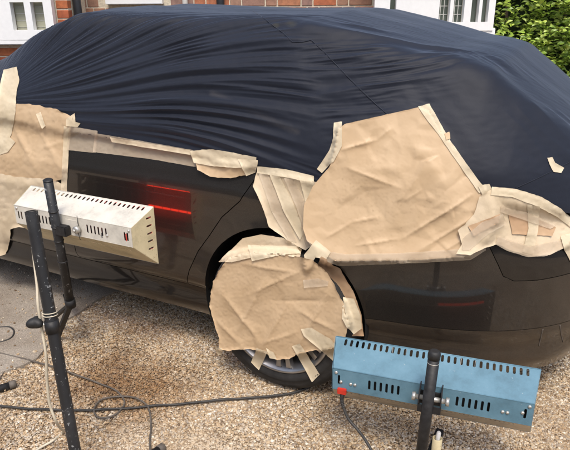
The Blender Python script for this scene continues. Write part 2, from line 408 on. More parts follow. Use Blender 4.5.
# gravel: geometry-nodes pebbles on an emitter sheet
def gravel(name, poly, holes, density, smin, smax, seed, z=G-.002):
    ov, T = triangulate(poly, holes, s=.25)
    me = bpy.data.meshes.new(name); me.from_pydata([(p.x, p.y, z+.002*noise.noise(Vector((p.x*4, p.y*4, 3)))) for p in ov], [], T)
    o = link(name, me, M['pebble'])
    t = bpy.data.node_groups.new('scatter_pebbles', 'GeometryNodeTree')
    t.interface.new_socket('Geometry', in_out='INPUT', socket_type='NodeSocketGeometry')
    t.interface.new_socket('Geometry', in_out='OUTPUT', socket_type='NodeSocketGeometry')
    gi = t.nodes.new('NodeGroupInput'); go = t.nodes.new('NodeGroupOutput')
    dp = node(t, 'GeometryNodeDistributePointsOnFaces', {'Density': density, 'Seed': seed}); t.links.new(gi.outputs[0], dp.inputs[0])
    ic = node(t, 'GeometryNodeMeshIcoSphere', {'Radius': 1, 'Subdivisions': 2})
    ps = t.nodes.new('GeometryNodeInputPosition')
    nn = node(t, 'ShaderNodeTexNoise', {'Vector': ps.outputs[0], 'Scale': .9, 'Detail': 1})
    sb = node(t, 'ShaderNodeMath', {0: nn.outputs[0], 1: .55}, operation='ADD')
    vm = node(t, 'ShaderNodeVectorMath', {0: ps.outputs[0]}, operation='SCALE'); t.links.new(sb.outputs[0], vm.inputs['Scale'])
    sp_ = node(t, 'GeometryNodeSetPosition', {'Geometry': ic.outputs[0], 'Position': vm.outputs[0]})
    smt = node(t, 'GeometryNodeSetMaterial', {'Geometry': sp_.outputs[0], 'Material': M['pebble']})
    rs = node(t, 'FunctionNodeRandomValue', data_type='FLOAT_VECTOR'); rs.inputs[0].default_value = (smin, smin, smin*.6); rs.inputs[1].default_value = (smax, smax*.8, smax*.6); rs.inputs['Seed'].default_value = 3
    rr = node(t, 'FunctionNodeRandomValue', data_type='FLOAT_VECTOR'); rr.inputs[0].default_value = (-.5, -.5, 0); rr.inputs[1].default_value = (.5, .5, 6.28); rr.inputs['Seed'].default_value = 5
    sq = node(t, 'FunctionNodeRandomValue', data_type='FLOAT'); sq.inputs[2].default_value = .0; sq.inputs[3].default_value = 1; sq.inputs['Seed'].default_value = 11
    pw = node(t, 'ShaderNodeMath', {0: sq.outputs[1], 1: 5}, operation='POWER')
    pa = node(t, 'ShaderNodeMath', {0: pw.outputs[0], 1: .9, 2: .8}, operation='MULTIPLY_ADD')
    vs = node(t, 'ShaderNodeVectorMath', {0: rs.outputs[0]}, operation='SCALE'); t.links.new(pa.outputs[0], vs.inputs['Scale'])
    ip = node(t, 'GeometryNodeInstanceOnPoints', {'Points': dp.outputs[0], 'Instance': smt.outputs[0], 'Rotation': rr.outputs[0], 'Scale': vs.outputs[0]})
    tn = node(t, 'FunctionNodeRandomValue', data_type='FLOAT'); tn.inputs['Seed'].default_value = 8
    sa = node(t, 'GeometryNodeStoreNamedAttribute', data_type='FLOAT', domain='INSTANCE')
    t.links.new(ip.outputs[0], sa.inputs[0]); sa.inputs['Name'].default_value = 'tone'; t.links.new(tn.outputs[1], sa.inputs['Value'])
    t.links.new(sa.outputs[0], go.inputs[0])
    md = o.modifiers.new('scatter', 'NODES'); md.node_group = t
    return o
import os
QUICK = False
o = gravel('gravel', [(-2.2, -1.25), (2.0, -1.25), (2.0, 1.5), (-2.2, 1.5)], [], 31000, .0026, .0058, 1)
tag(o, 'loose brown and cream pea gravel covering the driveway', 'gravel', kind='stuff')
o = gravel('gravel', [(-2.5, -1.3), (-.9, -1.3), (-.9, .9), (-2.5, .9)], [], 420, .0028, .006, 4, z=G+.014)
tag(o, 'sparse pebbles strayed onto the concrete slab', 'gravel', kind='stuff')

# ================================================================== CAR
XS, NEXP = .15, 2.7
ZP = [.14, .20, .24, .30, .335, .352, .37, .50, .62, .70, .76, .80, .825, .85, .90, .96, 1.02]
SI = [.10, .060, .040, .052, .050, .034, .018, .008, .002, .001, .003, .002, -.002, .008, .018, .034, .052]
RI = [.06, .04, .022, .008, .004, .002, .0, .0, .0, .012, .04, .065, .08, .09, .11, .135, .15]
def side_in(z): return np.interp(z, ZP, SI)
def rear_in(z): return np.interp(z, ZP, RI)
def smooth_table(t):
    zz = np.linspace(.14, 1.02, 177); v = np.interp(zz, ZP, t); k = np.array([1, 2, 3, 2, 1])/9.
    for _ in range(2): v[2:-2] = np.convolve(v, k, 'valid')
    return zz, v
_zz, _si = smooth_table(SI); _, _ri = smooth_table(RI)
A0 = 1.08; HW = .9
# reference plan curve of the rear (and mirrored front) corner
_t = np.linspace(0, math.pi/2, 400)
_x = A0*np.sin(_t)**(2/NEXP); _y = HW-HW*np.cos(_t)**(2/NEXP)
_y[-1] = HW
_s = np.concatenate([[0], np.cumsum(np.hypot(np.diff(_x), np.diff(_y)))])
XF, AF = -2.75, .92
def body(u, z):
    """outer skin of the near side: u runs along the car (u = x on the straight part) and on round the rear corner"""
    si = float(np.interp(z, _zz, _si)); ri = float(np.interp(z, _zz, _ri))
    bow = .012*((u+1.0)/1.6)**2 if u < XS else .012*((XS+1.0)/1.6)**2
    if u >= XS:
        xr = float(np.interp(u-XS, _s, _x)); yr = float(np.interp(u-XS, _s, _y))
        x = XS+xr*(A0-ri)/A0; y = HW-(HW-yr)*(HW-si-bow)/HW
    elif u > XF:
        x, y = u, si+bow
    else:
        xr = float(np.interp(XF-u, _s, _x)); yr = float(np.interp(XF-u, _s, _y))
        fi = ri+.25*max(0, z-.72)
        x = XF-xr*(AF-fi)/A0; y = HW-(HW-yr)*(HW-si-bow)/HW
    # haunch lip round the wheel arches
    for wx in (.0, -2.81):
        d = math.hypot(u-wx, z-.335)
        if .36 < d < .5 and abs(u-wx) < .6: y -= .012*(1-(d-.36)/.14)**2
    return Vector((x, y, z))
def body_n(u, z):
    a = body(u+.004, z)-body(u-.004, z); b_ = body(u, min(z+.004, 1.018))-body(u, z-.004)
    n_ = b_.cross(a); n_ = n_.normalized()
    c_ = body(u, z); o_ = Vector((c_.x-min(max(c_.x, -2.6), .2), min(c_.y-.9, -.02) if abs(c_.x+1) < 1.4 else c_.y-.9, 0))
    if n_.dot(o_) < 0: n_ = -n_
    return n_
def inset(poly, d):
    area = sum(poly[i][0]*poly[(i+1) % len(poly)][1]-poly[(i+1) % len(poly)][0]*poly[i][1] for i in range(len(poly)))
    s = 1 if area > 0 else -1; out = []
    for i in range(len(poly)):
        a, b_, c_ = Vector(poly[i-1]), Vector(poly[i]), Vector(poly[(i+1) % len(poly)])
        e = ((b_-a).normalized()+(c_-b_).normalized())
        if e.length < 1e-6: out.append(tuple(b_)); continue
        e.normalize(); out.append((b_.x-s*e.y*d, b_.y+s*e.x*d))
    return out
proxyV, proxyF = [], []
def panel(name, poly, mat, parent, s=.03, gap=.0022, flip=False, proxy=True, label=None):
    poly = densify(inset(densify(poly, .02), gap), .025) if gap else densify(poly, .025)
    ov, T = triangulate(poly, s=s, jit=.0)
    P = [body(p.x, p.y) for p in ov]; N = [body_n(p.x, p.y) for p in ov]
    be = boundary_edges(T)
    V = list(P); F_ = [list(t) for t in T]
    # outward direction at boundary in uv -> ring slightly rolled over the edge
    r1, r2 = {}, {}
    for a, b_ in be:
        for i in (a, b_):
            if i not in r1:
                r1[i] = len(V); V.append(P[i]-N[i]*.0025); r2[i] = len(V); V.append(P[i]-N[i]*.022)
        F_.append([b_, a, r1[a], r1[b_]]); F_.append([r1[b_], r1[a], r2[a], r2[b_]])
    if proxy:
        k = len(proxyV); proxyV.extend(P); proxyF.extend([[i+k for i in t] for t in T])
    if flip: V = [Vector((v.x, 2*HW-v.y, v.z)) for v in V]
    me = bpy.data.meshes.new(name); me.from_pydata([tuple(v) for v in V], [], F_)
    bm = bmesh.new(); bm.from_mesh(me); bmesh.ops.recalc_face_normals(bm, faces=bm.faces)
    for f in bm.faces: f.smooth = True
    for e in bm.edges:
        if len(e.link_faces) == 2 and e.calc_face_angle(0) > R(50): e.smooth = False
    bm.to_mesh(me); bm.free()
    o = link(name, me, mat, parent)
    if label: o['label'] = label
    return o
car = empty('car', (0, 0, 0))
tag(car, 'dark brown-grey estate car masked up for paint repair, under the navy cover', 'car')
def uz(x, y): p = on(x, y, 1, .02); return (p.x, p.z)
door_edge = [uz(*q) for q in [(255, 178), (253, 182), (242, 200), (224, 216), (212, 234), (200, 250), (190, 270), (185, 283)]]
AR, AC = .378, .335
def arc(cx, a0, a1, r=AR, n_=24): return [(cx+r*math.cos(a0+(a1-a0)*i/n_), AC+r*math.sin(a0+(a1-a0)*i/n_)) for i in range(n_+1)]
zt = 1.01; zd = .338
de = [(-.06, zt)] + door_edge; de[-1] = (de[-1][0], zd)
aL = math.asin((.20-AC)/AR)
UE = XS+_s[-1]
def side_parts(flip):
    pr = not flip
    panel('rear_door', [(-1.16, zt), (-1.16, zd)] + de[::-1], M['paint'], car, flip=flip, proxy=pr)
    panel('front_door', [(-2.25, zt), (-2.22, zd), (-1.16, zd), (-1.16, zt)], M['paint'], car, flip=flip, proxy=pr, s=.06)
    panel('sill', [(-2.42, zd), (-2.44, .19), (-.372, .19)] + [(-AR*math.cos(a), AC-AR*math.sin(a)) for a in (R(20), R(12), R(5))] + [(-.385, zd)], M['paint_shaded'], car, flip=flip, proxy=pr)
    zb = .585
    a_hi = math.asin((zb-AC)/AR)
    zl = .395; xq = .88
    al = math.asin((zl-AC)/AR)
    panel('rear_quarter_panel', de + [(-.378, zd)] + arc(0, math.pi, al, n_=30)[1:] + [(.8, zl+.005), (1.1, zl+.01), (UE, zl+.01), (UE, zb+.045), (1.3, zb+.042), (1.12, zb+.035), (1.0, zb+.028), (xq+.03, zb+.030), (xq-.01, zb+.05), (xq-.04, zb+.12), (xq-.07, zb+.22), (xq-.08, zt)], M['paint'], car, flip=flip, proxy=pr, gap=.0014)
    panel('tail_corner', [(xq+.03, zb+.030), (1.0, zb+.028), (1.12, zb+.035), (1.3, zb+.042), (UE, zb+.045), (UE, zt), (xq-.08, zt), (xq-.07, zb+.22), (xq-.04, zb+.12), (xq-.01, zb+.05)], M['paint_shaded'], car, flip=flip, proxy=pr, gap=.0014)
    panel('bumper_valence', arc(0, al, math.asin((.22-AC)/AR), n_=8) + [(.45, .185), (.8, .17), (1.2, .165), (UE, .165), (UE, zl+.01), (1.1, zl+.01), (.8, zl+.005)], M['valence'], car, flip=flip, proxy=pr, gap=.001)
    c2 = -2.81
    panel('front_fender', [(-2.25, zt), (-2.22, zd), (-2.42, zd)] + arc(c2, 0, math.pi)[:] + [(-3.19, zd), (-3.3, zt-.12), (-3.0, zt-.04)], M['paint'], car, flip=flip, proxy=pr, s=.06)
    panel('front_bumper', [(-3.19, zd), (-3.2, .2), (XF-_s[-1], .2), (XF-_s[-1], .84), (-3.32, zt-.12)], M['paint'], car, flip=flip, proxy=pr, s=.06)
side_parts(False); side_parts(True)
# dark inner shell so that gaps and arches are dark
bm = bmesh.new()
add_box(bm, (-2.43, .12, .2), (-.42, 1.68, .95), .02); add_box(bm, (-.45, .30, .25), (.45, 1.5, .95), .02); add_box(bm, (.42, .22, .27), (.62, 1.58, .9), .02); add_box(bm, (.6, .36, .28), (.84, 1.44, .88), .04)
add_box(bm, (-3.25, .35, .3), (-2.4, 1.45, .8), .03); add_box(bm, (-3.5, .3, .25), (-3.2, 1.5, .75), .03)
obj('underbody', bm, M['black_plastic'], car)
bm = bmesh.new()   # backing strip just behind the door gaps
for (x0, x1, z0, z1) in ((-2.4, -.43, .27, 1.0), (.42, .60, .40, .9)):
    box('inner_panel', (x0, .085, z0), (x1, .13, z1), M['black_plastic'], car, 0); box('inner_panel', (x0, 1.67, z0), (x1, 1.715, z1), M['black_plastic'], car, 0)
bm.free()
box('inner_panel', (-.6, .0862, .72), (.5, .12, 1.001), M['black_plastic'], car, 0)
for c2 in (0, -2.81):    # arch liners
    for fl in (0, 1):
        bm = bmesh.new()
        ys = (.016, .06, .34) if not fl else (1.784, 1.74, 1.46); rings = []
        for y, r_ in zip(ys, (AR, AR+.005, AR+.01)):
            rings.append([bm.verts.new((c2+r_*math.cos(a), y, AC+r_*math.sin(a))) for a in np.linspace(-.35, math.pi+.35, 40)])
        for a, b_ in zip(rings, rings[1:]):
            for k in range(39): bm.faces.new((a[k], a[k+1], b_[k+1], b_[k]))
        obj('arch_liner', bm, M['black_plastic'], car, True)
# greenhouse under the cover
def T_top(x):
    return np.interp(x, [-3.75, -3.4, -3.0, -2.7, -2.5, -2.3, -2.1, -1.9, -1.7, -1.5, -1.2, -.9, -.4, 0, .3, .5, .62, .7, .76, .82, .88, .96, 1.05, 1.13, 1.2],
                     [.608, .771, .955, 1.02, 1.069, 1.131, 1.182, 1.229, 1.298, 1.408, 1.514, 1.507, 1.502, 1.502, 1.437, 1.384, 1.368, 1.345, 1.294, 1.249, 1.202, 1.139, 1.063, .969, .873])
bm = bmesh.new(); prev = None
for x in np.linspace(-2.5, .66, 40):
    H = float(T_top(x))-.08; b0 = .93
    ring = [bm.verts.new((x, y, z)) for y, z in [(.16, b0), (.24, b0+(H-b0)*.5), (.38, b0+(H-b0)*.88), (.6, H), (1.2, H), (1.42, b0+(H-b0)*.88), (1.56, b0+(H-b0)*.5), (1.64, b0)]]
    if prev:
        for k in range(7): bm.faces.new((prev[k], prev[k+1], ring[k+1], ring[k]))
    prev = ring
bm.faces.new(prev)
obj('cabin', bm, M['black_plastic'], car)

# wheels
def wheel(cx, y_out, sgn, parent):
    def lathe(name, prof, mat, seg=96, par=None):
        bm = bmesh.new(); rings = []
        for (r_, y) in prof:
            rings.append([bm.verts.new((cx+r_*math.sin(a), y_out+sgn*y, .31+r_*math.cos(a))) for a in [2*math.pi*k/seg for k in range(seg)]])
        for a, b_ in zip(rings, rings[1:]):
            for k in range(seg):
                f = bm.faces.new((a[k], a[(k+1) % seg], b_[(k+1) % seg], b_[k])); f.smooth = True
        bmesh.ops.recalc_face_normals(bm, faces=bm.faces)
        return obj(name, bm, mat, par)
    tprof = [(.236, .035), (.242, .012), (.252, .006), (.268, .0), (.285, -.004), (.288, -.0005), (.305, .002), (.318, .008), (.333, .022), (.341, .040), (.3445, .055)]
    for k in range(4):
        y = .065+k*.032; tprof += [(.345, y), (.345, y+.022), (.338, y+.024), (.338, y+.030)]
    tprof += [(.342, .20), (.325, .222), (.285, .232), (.24, .228), (.222, .2)]
    ty = lathe('tyre', tprof, M['tyre'], par=parent)
    bm = bmesh.new()    # sidewall ribs
    rm = lathe('rim', [(.250, .006), (.252, .002), (.246, .0), (.238, .004), (.233, .014), (.224, .020), (.216, .05), (.200, .10), (.196, .2), (.21, .22)], M['rim'], par=parent)
    bm = bmesh.new()
    for k in range(7):
        for dlt in (-.11, .11):
            a = 2*math.pi*(k+.35)/7; d0 = Vector((math.sin(a+dlt*.5), 0, math.cos(a+dlt*.5))); d1 = Vector((math.sin(a+dlt), 0, math.cos(a+dlt)))
            c0 = Vector((cx, y_out+sgn*.035, .31)); tt = Vector((math.cos(a), 0, -math.sin(a)))
            q = []
            for (dd, rr, w_, yy) in ((d0, .05, .016, .022), (d1, .14, .012, .024), (d1, .228, .016, .010)):
                pc = Vector((cx, 0, .31))+dd*rr
                for (sx, sy) in ((-1, .022), (-.7, 0), (.7, 0), (1, .022)):
                    q.append(bm.verts.new((pc.x+tt.x*sx*w_, y_out+sgn*(yy+sy), pc.z+tt.z*sx*w_)))
            for i in range(2):
                for j in range(3): bm.faces.new((q[i*4+j], q[i*4+j+1], q[i*4+j+5], q[i*4+j+4]))
    bmesh.ops.recalc_face_normals(bm, faces=bm.faces)
    obj('spokes', bm, M['rim'], rm, False)
    lathe('hub_cap', [(.0001, .016), (.03, .016), (.034, .024), (.06, .024), (.065, .04)], M['rim'], 40, rm)
    lathe('brake_disc', [(.05, .075), (.165, .075), (.168, .09), (.168, .1)], M['disc'], 60, parent)
for cx in (.0, -2.81):
    for (yo, s_) in ((-.030, 1), (1.83, -1)):
        wp = empty('wheel', (0, 0, 0)); wp.parent = car; wheel(cx, yo, s_, wp)

bv_b0 = BVHTree.FromPolygons([tuple(v) for v in proxyV], proxyF)
for L_ in ([(543, 329), (540.5, 338), (539, 346)], [(560, 325), (561, 334), (563, 342)]):    # pale edged slits low on the bumper corner
    pts = []
    for p in catmull([(x, y, 0) for x, y in L_], 5):
        h_ = bv_b0.ray_cast(CAM, ray(p.x, p.y).normalized())
        if h_[0] is not None: pts.append(h_[0]+(CAM-h_[0]).normalized()*.001)
    if len(pts) > 2: tube('bumper_slit', pts, .0022, M['cable_grey'], car, 6)

# ================================================================== CAR COVER
xs = np.concatenate([np.linspace(-3.74, -2.0, 90, endpoint=False), np.linspace(-2.0, 1.0, 700, endpoint=False), np.linspace(1.0, 1.198, 80)])
NQ = 420
def W_of(x):
    t = np.clip((x-XS)/1.05, 0, 1); tr = np.clip((XF-x)/(AF+.08), 0, 1)
    return (HW+.012)*(1-t**NEXP)**(1/NEXP)*(1-tr**NEXP)**(1/NEXP)
def hem(x): return np.interp(x, [-3.75, -3.2, -2.4, -1.7, -1.5, -1.10, -.9, -.375, -.16, .17, .5, .72, .81, .94, 1.1, 1.2], [.45, .62, .85, 1.02, 1.04, 1.015, 1.012, .985, .965, .93, .93, .92, .93, .895, .83, .80])
# section template: (inset fraction 0..1 towards centre, height fraction 0..1)
ST = np.array([(.036, -.03), (.038, .0), (.050, .10), (.088, .30), (.145, .52), (.215, .73), (.265, .87), (.31, .938), (.38, .962), (.55, .985), (.75, .996), (1.0, 1.0)])
ts = np.linspace(0, 1, len(ST))
def spl(t):
    k = np.clip(t*(len(ST)-1), 0, len(ST)-1-1e-9); i = np.floor(k).astype(int); f = (k-i)[:, None]
    p = lambda j: ST[np.clip(j, 0, len(ST)-1)]
    p0, p1, p2, p3 = p(i-1), p(i), p(i+1), p(i+2)
    return .5*((2*p1)+(p2-p0)*f+(2*p0-5*p1+4*p2-p3)*f*f+(p3-p0+3*p1-3*p2)*f**3)
dense = spl(np.linspace(0, 1, 2000)); dl = np.concatenate([[0], np.cumsum(np.hypot(np.diff(dense[:, 0])*.9, np.diff(dense[:, 1])*.5))])
qh = np.interp(np.linspace(0, dl[-1], 440), dl, np.linspace(0, 1, 2000)); prof = spl(qh)
qf = np.interp(np.linspace(0, dl[-1], 110), dl, np.linspace(0, 1, 2000)); proff = spl(qf)
full = np.concatenate([prof, np.stack([2-proff[::-1][1:, 0], proff[::-1][1:, 1]], 1)])
X = xs[:, None]+np.zeros(len(full)); Wx = W_of(xs)[:, None]; Hm = hem(xs)[:, None]; Tt = T_top(xs)
Tt = T_top(xs); Tt2 = np.convolve(np.pad(Tt, 4, 'edge'), np.ones(9)/9, 'valid'); Tt = Tt2[:, None]
H = np.maximum(Tt-Hm, .02)
Y = HW-Wx+full[None, :, 0]*Wx
Z = Hm+full[None, :, 1]*H
ext = body  # keep lower edge on the body side
Pb = np.stack([X, Y, Z], -1)
def normals(P):
    du = np.gradient(P, axis=0); dv = np.gradient(P, axis=1); n_ = np.cross(du, dv)
    n_ /= np.linalg.norm(n_, axis=-1, keepdims=True)+1e-12; return n_
Nb = normals(Pb)
if Nb[300, NQ//2, 2] < 0: Nb = -Nb
S = np.concatenate([np.zeros((len(xs), 1)), np.cumsum(np.linalg.norm(np.diff(Pb, axis=1), axis=-1), axis=1)], 1)
S = S + Hm - .98
# fold field: taut folds fan out from the pinch at the front door
x0, s0 = -1.62, .13
dx = X-x0; ds = S-s0
th = np.arctan2(ds, np.maximum(dx, -9)); rr = np.hypot(dx, ds)
def fold(n_): return 1-np.sqrt(n_*n_+.0035)*2.0
thc = th-.05*np.sin(rr*1.5)*sm(.3, 1.2, rr)
warp = pn(rr*.8, th*2.0, 5)*.07
def ridge(n_): return 1-2.6*np.sqrt(n_*n_+.0012)
fr_ = .35+.65*sm(.1, .9, rr)
a1 = ridge(pn(thc*13+warp*6, rr*.40, 1)); a2 = ridge(pn(thc*31+warp*10, rr*.55+3, 2)); a3 = ridge(pn(thc*66+warp*16, rr*.9, 3))
amp = np.clip(rr*.95, .12, 1.0)*(1-.3*sm(1.7, 2.4, rr))
m1 = np.clip(.85+1.1*pn(X*1.1+4, S*2.5, 9), .15, 1.3); m2 = np.clip(.75+1.4*pn(X*1.7+14, S*3.5, 10), .05, 1.3); m3 = np.clip(.55+1.6*pn(X*2.7, S*4.5, 12), 0, 1.2)
a4 = ridge(pn(thc*120+warp*20, rr*1.3, 4))
fan = amp*(.0105*a1*m1+.0075*a2*m2+.0036*a3*m3+.0012*a4*m3)
# second family: drapes across the quarter glass, sweeping up towards the roof and flattening
e_ang = R(17); ca_, sa_ = math.cos(e_ang), math.sin(e_ang)
al_ = X*ca_+S*sa_; ac_ = -X*sa_+S*ca_+.05*np.sin(X*4.0)
w2 = pn(al_*2.2, ac_*3, 15)*.30
b1 = ridge(pn(ac_*9+w2*2, al_*1.0, 21)); b2 = ridge(pn(ac_*22+w2*3, al_*1.7, 22)); b3 = ridge(pn(ac_*46+w2*5, al_*3, 23))
n1 = np.clip(.55+1.6*pn(X*3.1, S*4, 31), .05, 1.3); n2 = np.clip(.5+1.7*pn(X*4.1+3, S*6, 33), 0, 1.3)
drape = (.0075*b1*n1+.0060*b2*n2+.0026*b3*n2)
# rear: soft broad folds falling from the roof corner down to the tail lamp
f_ang = R(-48); cf, sf = math.cos(f_ang), math.sin(f_ang)
al3 = X*cf+S*sf; ac3 = -X*sf+S*cf
c1 = pn(ac3*6+pn(al3*2, ac3*2, 43)*.5, al3*1.1, 41); c2_ = ridge(pn(ac3*15, al3*1.8, 42))
rear = .018*c1+.0062*c2_*np.clip(.4+1.5*pn(X*3, S*4, 44), 0, 1)
wr = sm(.36, .66, X+.25*(.35-S)); wd = sm(-.02, .12, X-.55*(.35-S)-.02)*(1-wr)
near = 1-sm(.55, .80, S)*.93
D = (fan*(1-wd)*(1-wr)+drape*wd+rear*wr)*near
fine = .0006*pn(X*30, S*44, 51)
# roof: longitudinal sag lines
sag = .008*pn(X*1.5, Y*5+1, 61)*sm(.7, .9, S)*(1-sm(1.6, 1.9, S))
D = D+fine+sag
D = D-.010*np.exp(-((S-(.0+.98-.98))/.02)**2)*0
edge = sm(0, .12, full[None, :, 1]*H+.02)
D = D*(.30+.70*edge)+.004+.010*edge
Pc = Pb+Nb*D[..., None]
cover = link('car_cover', grid_mesh('car_cover', Pc), M['cloth'], smooth=True)
tag(cover, 'wrinkled navy blue fabric cover draped over the roof and windows of the car', 'car cover')

idx = np.arange(Pc.shape[0]*Pc.shape[1]).reshape(Pc.shape[:2])
sub = Pc[::3, ::3]; iv = np.arange(sub.shape[0]*sub.shape[1]).reshape(sub.shape[:2])
fq = np.stack([iv[:-1, :-1], iv[1:, :-1], iv[1:, 1:], iv[:-1, 1:]], -1).reshape(-1, 4).tolist()
bv_cover = BVHTree.FromPolygons(sub.reshape(-1, 3).tolist(), fq)
nc = len(proxyV)
bv_all = BVHTree.FromPolygons([tuple(v) for v in proxyV]+[tuple(v) for v in sub.reshape(-1, 3).tolist()], proxyF+[[i+nc for i in f] for f in fq])
bv_body = BVHTree.FromPolygons([tuple(v) for v in proxyV], proxyF)

# pale scuff across the side of the cover
def scuff(mat, A, B_, width, col, amt):
    n = mat.node_tree; b = n.nodes['Principled BSDF']; P = geo_pos(n); ab = B_-A
    d = node(n, 'ShaderNodeVectorMath', {0: P, 1: tuple(A)}, operation='SUBTRACT')
    dt = node(n, 'ShaderNodeVectorMath', {0: d.outputs[0], 1: tuple(ab/ab.length_squared)}, operation='DOT_PRODUCT')
    cl = node(n, 'ShaderNodeClamp', {'Value': dt.outputs['Value']})
    pr_ = node(n, 'ShaderNodeVectorMath', {0: tuple(ab)}, operation='SCALE'); n.links.new(cl.outputs[0], pr_.inputs['Scale'])
    df = node(n, 'ShaderNodeVectorMath', {0: d.outputs[0], 1: pr_.outputs[0]}, operation='DISTANCE')
    mr = node(n, 'ShaderNodeMapRange', {'Value': df.outputs['Value'], 'From Min': 0, 'From Max': width, 'To Min': amt, 'To Max': 0})
    nz = node(n, 'ShaderNodeTexNoise', {'Vector': P, 'Scale': 45, 'Detail': 5, 'Roughness': .7})
    mu = node(n, 'ShaderNodeMath', {0: mr.outputs[0], 1: nz.outputs[0]}, operation='MULTIPLY', use_clamp=True)
    old = b.inputs['Base Color'].links[0].from_socket
    mx = node(n, 'ShaderNodeMix', data_type='RGBA'); n.links.new(mu.outputs[0], mx.inputs[0]); n.links.new(old, mx.inputs[6]); mx.inputs[7].default_value = (*col, 1)
    n.links.new(mx.outputs[2], b.inputs['Base Color'])
def cpt(x, y): return bv_cover.ray_cast(CAM, ray(x, y).normalized())[0]
scuff(M['cloth'], cpt(212, 93), cpt(297, 132), .018, (.10, .09, .085), .4)
scuff(M['cloth'], cpt(290, 23), cpt(293, 25), .022, (.06, .055, .03), .7)
scuff(M['cloth'], cpt(275, 25), cpt(277, 26), .014, (.06, .055, .03), .7)
# seams sewn across the cover
layers = [bv_all]
def hit(x, y, bv=bv_all):
    d = ray(x, y).normalized(); h = bv.ray_cast(CAM, d)
    return h
def seam(px):
    pts = []
    for p in catmull([(x, y, 0) for x, y in px], 10):
        h = hit(p.x, p.y, bv_cover)
        if h[0] is not None: pts.append(h[0]+(CAM-h[0]).normalized()*.0012)
    if len(pts) > 2:
        o = tube('seam', pts, .0017, M['cloth'], cover, 6)
seam([(253, 11), (262, 17), (272, 25), (283, 33), (292, 42)])
seam([(292, 42), (302, 42), (311, 40)])
seam([(311, 40), (325, 53), (345, 74), (365, 94), (380, 108), (392, 118)])
seam([(572, 161), (556, 169), (538, 178), (516, 188)])
# ================================================================== PAPER AND TAPE SHEETS
class Crumple:
    """paper creases: random facets over a coarse triangulation of the outline, three sizes"""
    def __init__(self, pts, sp, seed):
        rnd_ = random.Random(seed); self.L = []
        x0 = min(p.x for p in pts)-40; x1 = max(p.x for p in pts)+40; y0 = min(p.y for p in pts)-40; y1 = max(p.y for p in pts)+40
        for k, (m_, a_) in enumerate(((1.9, 1.0), (1.0, .62), (.5, .30))):
            st_ = sp*m_; V_ = []; y = y0
            while y < y1:
                x = x0
                while x < x1:
                    V_.append(Vector((x+rnd_.uniform(-.55, .55)*st_, y+rnd_.uniform(-.55, .55)*st_))); x += st_
                y += st_
            r = delaunay_2d_cdt(V_, [], [], 0, 1e-6)
            H_ = [(p.x, p.y, rnd_.uniform(-1, 1)) for p in r[0]]
            mk = rnd_.uniform(0, 90)
            self.L.append((BVHTree.FromPolygons(H_, [tuple(f) for f in r[2]]), a_, mk, st_))
    def __call__(self, x, y):
        h = 0
        for b_, a_, mk, st_ in self.L:
            q = b_.ray_cast(Vector((x, y, 9)), Vector((0, 0, -1)))
            if q[0] is not None:
                m_ = 1 if a_ == 1.0 else min(1, max(0, .45+1.8*noise.noise(Vector((x/st_/3, y/st_/3, mk)))))
                h += q[0].z*a_*m_
        return h
